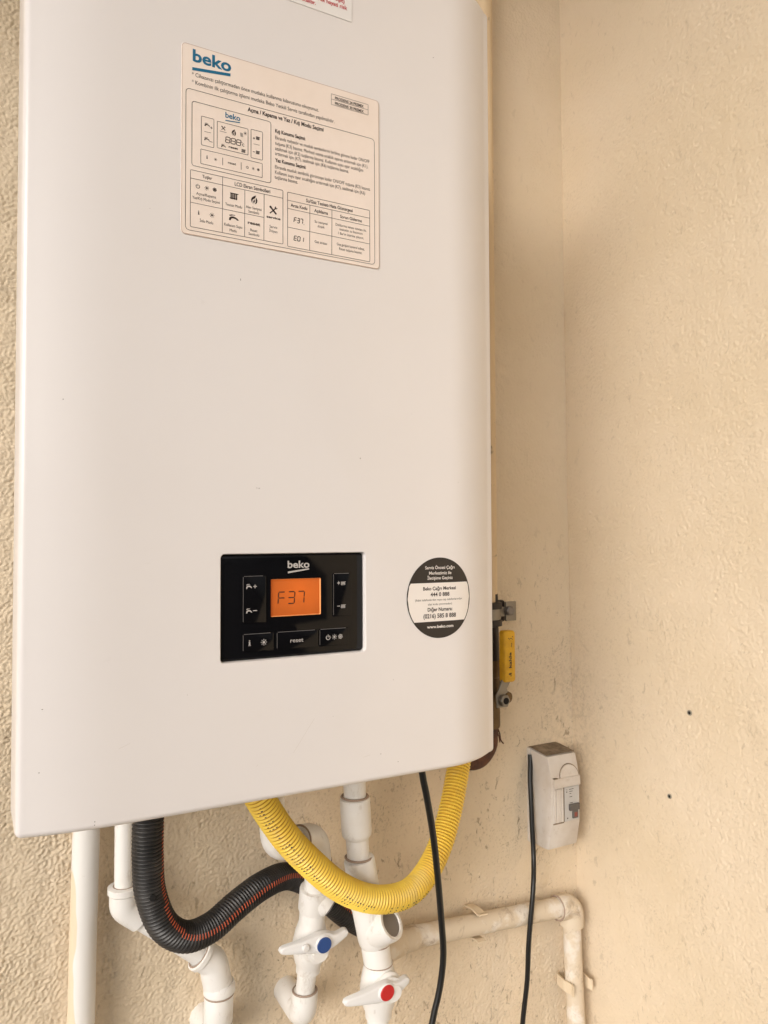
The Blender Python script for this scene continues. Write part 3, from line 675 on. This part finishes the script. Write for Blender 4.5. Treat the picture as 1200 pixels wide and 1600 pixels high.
FONT = {'0': '757', '1': '262', '3': '717', '4': '571', '5': '747', '6': '475', '7': '711', '8': '757', 'H': '575', 'E': '747', ':': '020'}
marks = set()
msg = '15:3561::047 58H8H:156:'
for ci, chh in enumerate(msg):
    if chh == ' ': continue
    for r_, row in enumerate(FONT[chh]):
        for q in range(3):
            if int(row) >> q & 1 and random.random() < .85: marks.add((ci*4+r_, q))
def yfm(i, k, ph, N):
    ring = i//6
    if ph in (0, 5) and k in (1, 3, 5) :
        kk = {1: 0, 3: 1, 5: 2}[k]
        if ((ring-20), kk) in marks and ph in (0, 5): return 1
    return 2 if ph == 3 else 0
hose('sleeve', ypts, .0150, .0040, .0026, [M_yhose, M_ink, M_ygroove], yh, 48, yfm)
bh = thing('black_drain_hose', (.2, -.11, 1.05), 'black corrugated hose with an orange red stripe, looping under the boiler', 'hose')
bpts = [(.1578, -.126, 1.262), (.1578, -.126, 1.21), (.1576, -.125, 1.1857), (.1571, -.125, 1.1676), (.1577, -.123, 1.1395), (.1609, -.12, 1.1073), (.1737, -.118, 1.0729), (.197, -.112, 1.0530), (.2263, -.1, 1.0502), (.2582, -.085, 1.0593), (.2928, -.068, 1.0652), (.33, -.044, 1.0584), (.365, -.028, 1.0361), (.393, -.020, 1.0080), (.418, -.017, .9830), (.440, -.012, .9650), (.452, .0, .955), (.455, .012, .953)]
def bfm(i, k, ph, N):
    t = i/N; c_ = 28.3+4.1*max(0, min(1, (t-.12)/.28))       # the stripe winds slowly round the hose
    return 1 if abs(((k-c_+18) % 36)-18) < 1.05 and ph in (0, 1, 5) else 0
hz = hose('hose_wall', bpts, .0150, .0036, .0020, [M_bhose, M_stripe], bh, 36, bfm)
obj('puncture', lathe((.1601, -.1349, 1.1085), (.02, -1, 0), [(.0032, -.002), (.0032, .0008), (.002, .0012)], n=12), M_hole, bh)

# ---------------------------------------------------------------- plastic pipes
def straight(name, a, b, r, mat, par, n=24): return obj(name, sweep([a, b], r, n), mat, par, ang=40)
def wbead(c_, ax, R, par, r=.0011): return obj('weld_bead', bead(c_, ax, R, r), M_bead, par)
V = Vector
def along(a, b, t): return V(a).lerp(V(b), t)
# left vertical pipe, half painted like the wall
lp = thing('vertical_pipe', (.1118, -.028, .8), 'thick white vertical pipe with cream paint down one edge, leftmost under the boiler', 'pipe')
obj('pipe_body', sweep(resample(catmull([(.1150, -.028, 1.27), (.1142, -.028, 1.1441), (.1122, -.028, 1.0464), (.1107, -.028, .9493), (.1095, -.028, .88), (.109, -.028, 0.004)], 8), .02), .0135, 28), M_half, lp)
# elbowed drop pipe further right
dp = thing('elbowed_drop_pipe', (.149, -.05, 1.1), 'white pipe dropping behind the black hose through two elbows into the wall', 'pipe')
A, B, C_, D_, E_ = V((.149, -.05, 1.262)), V((.1490, -.05, 1.0645)), V((.2370, -.05, .9850)), V((.2470, -.050, .918)), V((.235, 0, .905))
straight('pipe_section', A, (.1490, -.05, 1.085), .0100, M_ppr, dp)
obj('elbow', join(sweep(bend((.1490, -.05, 1.0895), (.1490, -.05, 1.0680), (.1660, -.05, 1.0534), .005, 4), .0150, 24), seglathe((.1490, -.05, 1.0900), (.1490, -.05, 1.0815), [(.0150, 0), (.0166, .1), (.0166, .8), (.0150, 1)], n=24)), M_ppr, dp)
wbead((.1490, -.05, 1.0895), (0, 0, 1), .0108, dp)
dv = V((.2355-.1490, 0, .9935-1.0680)).normalized()
straight('pipe_section', V((.1490, -.05, 1.0680))+dv*.015, V((.2355, -.05, .9935))-dv*.004, .0122, M_ppr, dp)
e0 = V((.2355, -.05, .9935))
obj('elbow', join(sweep(bend(e0-dv*.011, e0+dv*.010, (.2500, -.05, .9520), .006, 4), .0158, 28), seglathe(e0-dv*.011, e0-dv*.004, [(.0160, 0), (.0176, .12), (.0176, .8), (.0158, 1)], n=28), seglathe((.2497, -.05, .9640), (.2500, -.05, .9525), [(.0158, 0), (.0172, .3), (.0172, .9), (.0162, 1)], n=28)), M_ppr, dp)
wbead(e0-dv*.0105, dv, .0148, dp, .0014)
obj('socket', socket((.2495, -.05, .9515), (.2484, -.05, .9215), .0158), M_ppr, dp)
wbead((.2495, -.05, .9512), (0, 0, 1), .0152, dp, .0013)
obj('wall_elbow', sweep(bend((.2484, -.05, .9240), (.2480, -.050, .9020), (.2445, .004, .9045), .016), .0160, 28), M_ppr, dp)
wbead((.2484, -.05, .9215), (0, 0, 1), .0153, dp, .0010)
obj('wall_flange', lathe((.2448, 0.0005, .9045), (-.06, -1, 0), [(.0200, 0), (.0185, .003), (.0165, .0045)]), M_clip, dp)

# cold pipe
cp = thing('cold_water_pipe', (.349, -.08, 1.0), 'white plastic pipe under the boiler carrying the blue capped valve', 'pipe')
c0, c1, c2, c3, c4 = V((.2882, -.12, 1.262)), V((.2890, -.12, 1.128)), V((.3462, -.09, 1.1150)), V((.3502, -.086, 1.0870)), V((.3495, -.080, 1.0480))
straight('pipe_section', c0, (.2882, -.12, 1.148), .0100, M_ppr, cp)
obj('elbow', sweep(bend((.2884, -.12, 1.1520), c1, along(c1, c2, .42), .016), .0165, 28), M_ppr, cp)
straight('pipe_section', along(c1, c2, .35), along(c1, c2, .75), .0105, M_ppr, cp)
obj('elbow', sweep(bend(along(c1, c2, .60), c2, c3, .016), .0165, 28), M_ppr, cp)
wbead(along(c1, c2, .60), c2-c1, .0155, cp); wbead(c3, c3-c2, .0160, cp, .0013)
straight('pipe_section', c3, c4, .0122, M_ppr, cp)
tee0, tee1 = V((.3500, -.0815, 1.0560)), V((.3500, -.0755, 1.0300))
obj('coupling', socket(tee0, tee1, .0170), M_ppr, cp)
obj('side_boss', seglathe((.3495, -.079, 1.0470), (.3640, -.090, 1.0340), [(.0135, 0), (.0140, .3), (.0130, .85), (.0112, 1)]), M_ppr, cp)
obj('boss_plug', seglathe((.3630, -.0893, 1.0349), (.3650, -.0908, 1.0331), [(.0092, 0), (.0092, 1)]), M_zinc, cp)
vb0, vb1 = V((.3500, -.0755, 1.0340)), V((.3478, -.0660, .9575))
straight('pipe_section', tee1+V((0, 0, .004)), along(vb0, vb1, .35), .0142, M_ppr, cp)
vb = obj('ball_valve', seglathe(vb0, vb1, [(.0138, 0), (.0145, .04), (.0145, .22), (.0150, .26), (.0180, .40), (.0198, .56), (.0190, .70), (.0155, .86), (.0138, .90), (.0138, 1)], n=28), M_ppr, cp)
vc = along(vb0, vb1, .56)
obj('valve_neck', lathe(vc, (0, -1, 0), [(.0160, .005), (.0158, .016), (.0135, .019), (.0132, .024), (.0085, .025), (.0085, .031)], n=26), M_ppr, vb)
def handle(o, ang, par, cap_m, lab):
    o = V(o); ca, sa = math.cos(ang), math.sin(ang)
    poly = [(-47, -2.6), (-48.4, .4), (-47, 3.8), (-43, 5.2), (-30, 6.6), (-16, 8.6), (-8, 10.2), (2, 10.4), (8, 9.2), (12, 6.8), (18, 5.2), (27, 6.6), (31, 5.4), (32.6, 2.4), (31, -1.4), (24, -4.6), (14, -8.4), (6, -10.4), (-4, -10.4), (-12, -9.0), (-28, -6.2), (-42, -4.0)]
    f3 = lambda u, v, w_: o + V(((u*ca-v*sa)/1000, -w_+.000004*0, (u*sa+v*ca)/1000))
    bm = bmesh.new(); n_ = len(poly); a = []; b_ = []
    bow = lambda u: .0026*(u/40)**2
    for u, v in poly: a.append(bm.verts.new(f3(u, v, -bow(u)))); b_.append(bm.verts.new(f3(u*.985, v*.93, .0085-bow(u)*1.6)))
    top = bm.faces.new(b_); bm.faces.new(a[::-1])
    for i in range(n_): bm.faces.new((a[i], a[(i+1) % n_], b_[(i+1) % n_], b_[i]))
    bmesh.ops.recalc_face_normals(bm, faces=bm.faces)
    bmesh.ops.bevel(bm, geom=list(top.edges), offset=.0018, segments=3, profile=.5, affect='EDGES')
    h = obj('handle', bmgeo(bm), M_handle, par, ang=45)
    return f3
f3 = handle((.3512, -.094, vc.z+.012), .02, vb, M_cap_b, '')
obj('cap_ring', lathe(f3(0, -1, .0060), (0, -1, 0), [(.0098, 0), (.0098, .0035), (.0088, .0044)], n=26), M_handle, vb)
obj('cap', lathe(f3(0, -1, .0085), (0, -1, 0), [(.0086, 0), (.0086, .0022), (.0080, .0028)], n=26), M_cap_b, vb, label='round blue cap')
obj('rivet', lathe(f3(-21, .6, .0070), (0, -1, 0), [(.0042, 0), (.0042, .0022), (.0030, .0032)], n=18), M_handle, vb)
straight('pipe_section', vb1+V((0, 0, .004)), (.3458, -.060, .925), .0108, M_ppr, cp)
obj('wall_elbow', sweep(bend((.3462, -.0605, .9330), (.3454, -.0590, .9040), (.3450, .004, .9070), .016), .0150, 28), M_ppr, cp)
wbead((.3462, -.0605, .9332), (0, 0, 1), .0135, cp, .0014)

# hot pipe
hp = thing('hot_water_pipe', (.40, -.1, 1.0), 'white plastic pipe with thick sleeves beneath the boiler carrying the red capped valve', 'pipe')
h_ = lambda t: along((.3893, -.1, 1.175), (.4050, -.1, 1.0430), t)
hx = [(.3890, 1.262), (.3901, 1.1699), (.3912, 1.1553), (.3935, 1.1133), (.3960, 1.0866), (.4035, 1.0419), (.4105, 1.0077), (.4165, .9867), (.4195, .9734), (.4229, .9438), (.4211, .9156), (.4168, .86), (.4168, .004)]
H = [V((x, -.1, z)) for x, z in hx]
straight('pipe_section', H[0], H[2], .0128, M_ppr, hp)
obj('sleeve_coupling', seglathe(H[2], V((.3937, -.1, 1.1090)), [(.0150, 0), (.0168, .02), (.0172, .06), (.0172, .84), (.0165, .92), (.0135, 1)], n=28, notch=(4, 10, 15, 21)), M_ppr, hp)
wbead(H[2]+V((0, 0, .0006)), (0, 0, 1), .0148, hp, .0016)
straight('pipe_section', (.3935, -.1, 1.1140), (.3958, -.1, 1.0830), .0128, M_ppr, hp)
obj('sleeve_coupling', seglathe(H[4], V((.4060, -.1, 1.0300)), [(.0150, 0), (.0170, .02), (.0176, .05), (.0178, .70), (.0180, 1)], n=28, notch=(4, 10, 15, 21)), M_ppr, hp)
wbead(H[4]+V((0, 0, .0006)), (0, 0, 1), .0148, hp, .0016)
obj('tee', seglathe((.4060, -.1, 1.0340), (.4160, -.1, .9860), [(.0170, 0), (.0182, .1), (.0182, .82), (.0172, .95), (.0160, 1)], n=28), M_ppr, hp)
pb0, pb1 = V((.4110, -.1, .9990)), V((.4255, -.1235, 1.0170))
obj('tee_branch', seglathe(pb0, pb1, [(.0170, .1), (.0186, .35), (.0190, .9), (.0180, 1), (.0148, 1.0), (.0140, .90)], n=28, caps=False), M_ppr, hp)
obj('branch_plug', seglathe(along(pb0, pb1, .8), along(pb0, pb1, .94), [(.0146, 0), (.0146, 1)], n=24), M_zinc, hp)
wbead((.4160, -.1, .9862), (.1, 0, 1), .0156, hp, .0012)
obj('coupling', socket((.4158, -.1, .9880), (.4205, -.1, .9590), .0162), M_ppr, hp)
v0, v1 = V((.4205, -.1, .9640)), V((.4205, -.1, .9030))
hv = obj('ball_valve', seglathe(v0, v1, [(.0165, 0), (.0168, .06), (.0190, .20), (.0212, .42), (.0208, .58), (.0185, .76), (.0155, .88), (.0150, 1)], n=28), M_ppr, hp)
wbead((.4205, -.1, .9632), (0, 0, 1), .0164, hp, .0009)
vc = V((.4235, -.1, .9440))
obj('valve_neck', lathe(vc, (0, -1, 0), [(.0168, .008), (.0166, .019), (.0142, .022), (.0138, .026), (.0088, .027), (.0088, .033)], n=26), M_ppr, hv)
f3 = handle((.4135, -.124, .9475), .055, hv, M_cap_r, '')
obj('cap_ring', lathe(f3(0, 1, .0060), (0, -1, 0), [(.0098, 0), (.0098, .0035), (.0088, .0044)], n=26), M_handle, hv)
obj('cap', lathe(f3(0, 1, .0085), (0, -1, 0), [(.0086, 0), (.0086, .0022), (.0080, .0028)], n=26), M_cap_r, hv, label='round red cap')
straight('pipe_section', (.4205, -.1, .908), (.4170, -.1, .84), .0125, M_ppr, hp); straight('pipe_section', (.4170, -.1, .84), (.4170, -.1, .004), .0125, M_ppr, hp)
# old beige pipe along the wall and down the corner
op = thing('clipped_wall_pipe', (.62, -.03, .93), 'dirty beige pipe clipped along the back wall and turning down beside the corner', 'pipe')
q0, q1, q2, q3 = V((.4380, -.055, .9500)), V((.4640, -.048, .9475)), V((.5000, -.036, .9420)), V((.7720, -.030, .9190))
obj('union', seglathe(q0, (.4820, -.040, .9440), [(.0160, 0), (.0175, .1), (.0175, .9), (.0160, 1)]), M_old, op); obj('socket', socket((.4810, -.040, .9442), (.5080, -.034, .9405), .0150), M_old, op)
wbead((.4815, -.040, .9441), q2-q1, .0150, op)
q2 = V((.506, -.034, .9408))
straight('pipe_section', q2, q3, .0135, M_old, op)
qd = (q3-q2).normalized(); q4 = V((.7720, -.030, .9180))
obj('elbow', sweep(bend(q4-qd*.026, q4+qd*.002, (.7735, -.030, .8905), .015), .0172, 28), M_old, op)
wbead(q4-qd*.026, qd, .0160, op, .0014)
straight('pipe_section', (.7735, -.030, .895), (.7800, -.030, .747), .0130, M_old, op); straight('pipe_section', (.7800, -.030, .747), (.78, -.030, .004), .0130, M_old, op)
def clip(c_, d, span):
    """open U-shaped pipe clip: base on the wall and two springy arms round the pipe"""
    c_ = V(c_); d = V(d).normalized(); y = V((0, -1, 0)); t = d.cross(y)
    prof = []
    for a in range(-150, 151, 15):
        r = .0150; prof.append((r*math.sin(math.radians(a)), .030+r*math.cos(math.radians(a))*-1))
    pts = []
    for s_ in (-1, 1):
        pts.append([(s_*.006, .002), (s_*.0145, .010), (s_*.0172, .026), (s_*.0150, .040), (s_*.0165, .046)])
    gs = []
    for arm in pts:
        vs, fs = [], []
        for u, w_ in arm:
            for th in (0, .0022):
                for q in (-span, span): vs.append(c_ + t*(u+(th if u > 0 else -th)) + y*w_ + d*q)
        for i in range(len(arm)-1):
            o0 = i*4; o1 = o0+4
            fs += [(o0, o0+1, o1+1, o1), (o0+2, o1+2, o1+3, o0+3), (o0, o1, o1+2, o0+2), (o0+1, o0+3, o1+3, o1+1)]
        fs += [(0, 2, 3, 1), (len(arm)*4-4, len(arm)*4-3, len(arm)*4-1, len(arm)*4-2)]
        gs.append((vs, fs))
    vs = []
    for w_ in (0, .003):
        for u in (-.009, .009):
            for q in (-span, span): vs.append(c_ + t*u + y*w_ + d*q)
    gs.append((vs, [(0, 1, 3, 2), (4, 6, 7, 5), (0, 4, 5, 1), (2, 3, 7, 6), (0, 2, 6, 4), (1, 5, 7, 3)]))
    return join(*gs)
obj('pipe_clip', clip((.606, -.0005, .9325), qd, .0065), M_clip, op, ang=0); obj('pipe_clip', clip((.7790, -.0005, .8070), (0, 0, 1), .0075), M_clip, op, ang=0)

# ---------------------------------------------------------------- gas pipe on the right of the boiler
gp = thing('gas_pipe', (.62, -.04, 1.25), 'iron gas pipe beside the boiler with a yellow valve lever and a steel clamp', 'pipe')
gx = .6215
obj('painted_section', sweep([(.6222, -.040, ZT-.01), (.6210, -.040, 1.9), (.6212, -.040, 1.36)], .0140, 24), M_gas, gp)
obj('dark_section', sweep([(gx, -.038, 1.372), (gx+.002, -.038, 1.268)], .0158, 24), M_iron, gp)
cl = obj('pipe_clamp', lathe((gx, -.040, 1.3455), (0, 0, 1), [(.0150, -.008), (.0186, -.0075), (.0190, 0), (.0186, .0075), (.0150, .008)], n=28), M_steel, gp)
obj('clamp_rubber', join(lathe((gx, -.040, 1.3575), (0, 0, 1), [(.0150, -.006), (.0200, -.005), (.0200, .003), (.0150, .004)], n=28), lathe((gx, -.040, 1.3325), (0, 0, 1), [(.0150, -.004), (.0200, -.003), (.0200, .005), (.0150, .006)], n=28)), M_iron, cl)
obj('clamp_liner', box(.622, .6535, -.0385, -.0285, 1.3325, 1.3625, .003), M_iron, cl)
obj('clamp_ear', join(box(.650, .668, -.044, -.0405, 1.334, 1.3605, .001), box(.634, .652, -.0425, -.0400, 1.3405, 1.3535, .0008)), M_steel, cl); obj('clamp_screw', lathe((.6555, -.044, 1.3480), (0, -1, 0), [(.0072, 0), (.0072, .004), (.0050, .0055)], n=6), M_zinc, cl)
vb = obj('valve_body', lathe((gx+.002, -.036, 1.285), (0, 0, -1), [(.0160, 0), (.0180, .002), (.0180, .022), (.0165, .026), (.0185, .034), (.0205, .046), (.0185, .058), (.0165, .066), (.0172, .070), (.0172, .090), (.0160, .093)], n=24), M_brass, gp)
obj('valve_stem', lathe((gx+.006, -.040, 1.2365), (.25, -1, 0), [(.0080, 0), (.0080, .026), (.0070, .030)], n=16), M_brass, vb)
lev = obj('lever', prism([(-.0085, -.010), (.0085, -.010), (.0100, .004), (.0075, .014), (.0160, .0270), (.0160, .082), (.0005, .082), (.0005, .0270), (-.0100, .006)], lambda u, v, w_: (gx+.0030+u, -.066-w_, 1.2345+v), .0028, .0006, 1), M_steel, gp)
obj('nut', lathe((gx+.0035, -.0688, 1.2340), (0, -1, 0), [(.0080, 0), (.0080, .0050), (.0066, .0062)], n=6), M_steel, lev); obj('nut_hole', lathe((gx+.0038, -.0748, 1.2340), (0, -1, 0), [(.0044, 0), (.0044, .0006)], n=14), M_hole, lev)
lc = gx+.0030+.0083
slv = obj('lever_sleeve', prism(rrect(-.0096, .0096, 0, .068, .0042, 4), lambda u, v, w_: (lc+.0012+u, -.0625-w_, 1.2570+v), .0105, .0028, 3), M_lever, lev)
k = Print()
def vert(pr, txt, x, z, L, h, bd):
    g2 = Print(); g2.text(txt, 0, L, 0, h, bd)
    pr.geo(([(x+vy, z-vx) for vx, vy in g2.v], g2.f))
vert(k, 'kalde', 2.2, -19, 20.5, 4.4, .03); vert(k, 'CE', 2.6, -8, 5, 3.4, .02); k.disc(-.6, -11.2, 2.6, 4, 1.4); vert(k, 'gas', 3.2, -46, 6, 2.2, .02)
k.arc(1.2, -55, 3.0, 200, 340, .7, 8); k.disc(-2.6, -58, .8, 6); k.disc(4.2, -60, .8, 6)
obj('lever_print', lay(Print(), 0, 0, 0) if False else ([(lc+.0012+x/1000, -.0732, 1.2570-y/1000) for x, y in k.v], k.f), M_ink, slv, ang=0)
obj('rusty_elbow', sweep(resample(catmull([(gx+.002, -.038, 1.196), (.6215, -.038, 1.183), (.6190, -.040, 1.170), (.6085, -.041, 1.158), (.595, -.042, 1.1545), (.575, -.044, 1.160)], 8), .004), .0142, 22), M_rust, gp)
obj('hemp_strand', join(sweep(catmull([(.6300, -.046, 1.196), (.6325, -.050, 1.187), (.6340, -.051, 1.177), (.6385, -.051, 1.1715)], 5), .0010, 6), sweep(catmull([(.630, -.046, 1.192), (.6315, -.050, 1.182), (.6335, -.050, 1.1735)], 5), .0008, 6)), M_rust, gp)

# ---------------------------------------------------------------- cords
c1 = obj('power_cord', sweep(resample(catmull([(.412, -.205, 1.255), (.4195, -.2, 1.2063), (.4245, -.2, 1.1826), (.4385, -.19, 1.1371), (.4501, -.18, 1.0908), (.4611, -.17, 1.0365), (.4690, -.162, .9884), (.4652, -.16, .9515), (.4566, -.16, .9229), (.4490, -.16, .88), (.445, -.15, .70), (.45, -.13, .35), (.46, -.10, .01)], 8), .012), .0036, 12), M_cord, org=(.45, -.17, 1.0))
tag(c1, 'black power cord hanging from the boiler in front of the yellow hose', 'cord')
c2 = obj('power_cord', sweep(resample(catmull([(.7175, -.010, 1.136), (.7150, -.013, 1.122), (.7110, -.017, 1.1050), (.7085, -.022, 1.0745), (.7065, -.026, 1.0400), (.7045, -.031, .9992), (.6915, -.045, .964), (.6807, -.048, .8975), (.6796, -.045, .8438), (.6733, -.042, .7856), (.668, -.04, .70), (.665, -.03, .3), (.66, -.03, .01)], 8), .012), .0035, 12), M_cord, org=(.7, -.03, 1.0))
tag(c2, 'black cord running down the wall from the left side of the breaker box', 'cord')

# ---------------------------------------------------------------- breaker box
bb = thing('breaker_box', (.743, 0, 1.012), 'small aged white breaker box with a dark toggle, in the corner by the side wall', 'breaker box')
x0, x1 = .7170, .7705
obj('back_plate', box(x0-.0012, x1, -.011, 0, 1.0110, 1.1450, .002), M_abs, bb)
prof = [(-.0115, 1.0110), (-.0115, 1.1450), (-.0470, 1.1410), (-.0545, 1.1120), (-.0545, 1.0480), (-.0480, 1.0130), (-.040, 1.0110)]
bm = bmesh.new(); a = [bm.verts.new((x0, y, z)) for y, z in prof]; b_ = [bm.verts.new((x1, y, z)) for y, z in prof]; n = len(prof)
bm.faces.new(a); bm.faces.new(b_[::-1])
for i in range(n): bm.faces.new((a[i], b_[i], b_[(i+1) % n], a[(i+1) % n]))
bmesh.ops.recalc_face_normals(bm, faces=bm.faces)
ed = [e for e in bm.edges if min(v.co.y for v in e.verts) < -.035 and not (abs(e.verts[0].co.x-e.verts[1].co.x) > .01 and min(e.verts[0].co.z, e.verts[1].co.z) > 1.12)]
bmesh.ops.bevel(bm, geom=ed, offset=.0036, segments=2, profile=.5, affect='EDGES')
cover = obj('box_cover', bmgeo(bm), M_abs, bb, ang=28)
# breaker compartment
obj('hinged_flap', box(.7212, .7688, -.0572, -.0540, 1.0985, 1.1120, .001), M_abs, cover)
arch = [(.0165*math.cos(math.radians(a_)), .0160*math.sin(math.radians(a_))) for a_ in range(0, 181, 12)]
def on_front(u, v, w_):
    z = 1.1120+v; t = max(0, (z-1.1120)/.029); return (.7500+u, -.0545+t*.0075-w_, z)
obj('flap_tab', prism([(u*1.0, v) for u, v in arch], on_front, .0022, .0006, 1), M_abs, cover)
obj('tab_groove', ([on_front(u*s_, v*s_, .0009-(0.0002 if s_ > 1 else 0)) for s_ in (1.0, 1.09) for u, v in arch], [(i, i+1, len(arch)+i+1, len(arch)+i) for i in range(len(arch)-1)]), M_dust, cover, ang=0)
obj('blank_cover', join(*[box(.7214+i*.0042, .7214+i*.0042+.0036, -.0566-(.0004 if i % 2 else 0), -.0540, 1.0515, 1.0975, .0005, 1) for i in range(4)]), M_abs, cover)
obj('recess_edge', join(box(.7205, .7395, -.0552, -.0540, 1.0492, 1.0508), box(.7205, .7270, -.0578, -.0540, 1.1122, 1.1132), box(.7392, .7398, -.0560, -.0540, 1.0510, 1.0978)), M_dust, cover, ang=0)
mcb = obj('circuit_breaker', box(.7402, .7672, -.0562, -.0500, 1.0505, 1.0978, .0008, 1), M_mcb, cover)
obj('toggle', prism([(-.0085, 0), (.0085, 0), (.0085, .0085), (-.0085, .0085)], lambda u, v, w_: (.7560+u, -.0555-w_, 1.0655+v), .0052, .0012, 2), M_toggle, mcb)
obj('toggle_foot', box(.7535, .7632, -.0585, -.0555, 1.0535, 1.0655, .0008, 1), M_toggle, mcb); obj('red_mark', box(.7560, .7610, -.0590, -.0570, 1.0560, 1.0620, .0004, 1), M_redtab, mcb)
k = Print()
for x, z, L in ((.7430, 1.0945, 1.8), (.7480, 1.0945, 8.5), (.7485, 1.0915, 6), (.7487, 1.0885, 3.5), (.7487, 1.0840, 5), (.7490, 1.0755, 6), (.7492, 1.0735, 4)): k.line(x*1000, -z*1000, x*1000+L, -z*1000, .8)
k.disc(745, -1055, 1.1, 8); k.disc(743.8, -1091.5, 1.0, 8)
obj('breaker_print', lay(k, 0, 0, .0002, lambda x: -.0562), M_tick, mcb, ang=0)
obj('screw', lathe((.7230, -.0555, 1.1080), (0, -1, 0), [(.0016, 0), (.0016, .0006)], n=10), M_dust, cover)
# dirt that has settled on the sloping top
vs, fs = [], []; nx, ny = 16, 12
for j in range(ny+1):
    for i in range(nx+1):
        u, v = i/nx, j/ny; edge = min(u, 1-u, v*1.5, (1-v)*2.2)
        y = -.0040-v*(.0405); z = 1.1455-.004*max(0, (-y-.0115))/.0355
        vs.append((x0+.001+u*(x1-x0-.002), y, z+.0006+.0018*min(1, edge*4)*random.uniform(.4, 1)))
for j in range(ny):
    for i in range(nx): o_ = j*(nx+1)+i; fs.append((o_, o_+1, o_+nx+2, o_+nx+1))
tag(obj('settled_dirt', (vs, [f_[::-1] for f_ in fs]), M_dust, bb), kind='stuff')
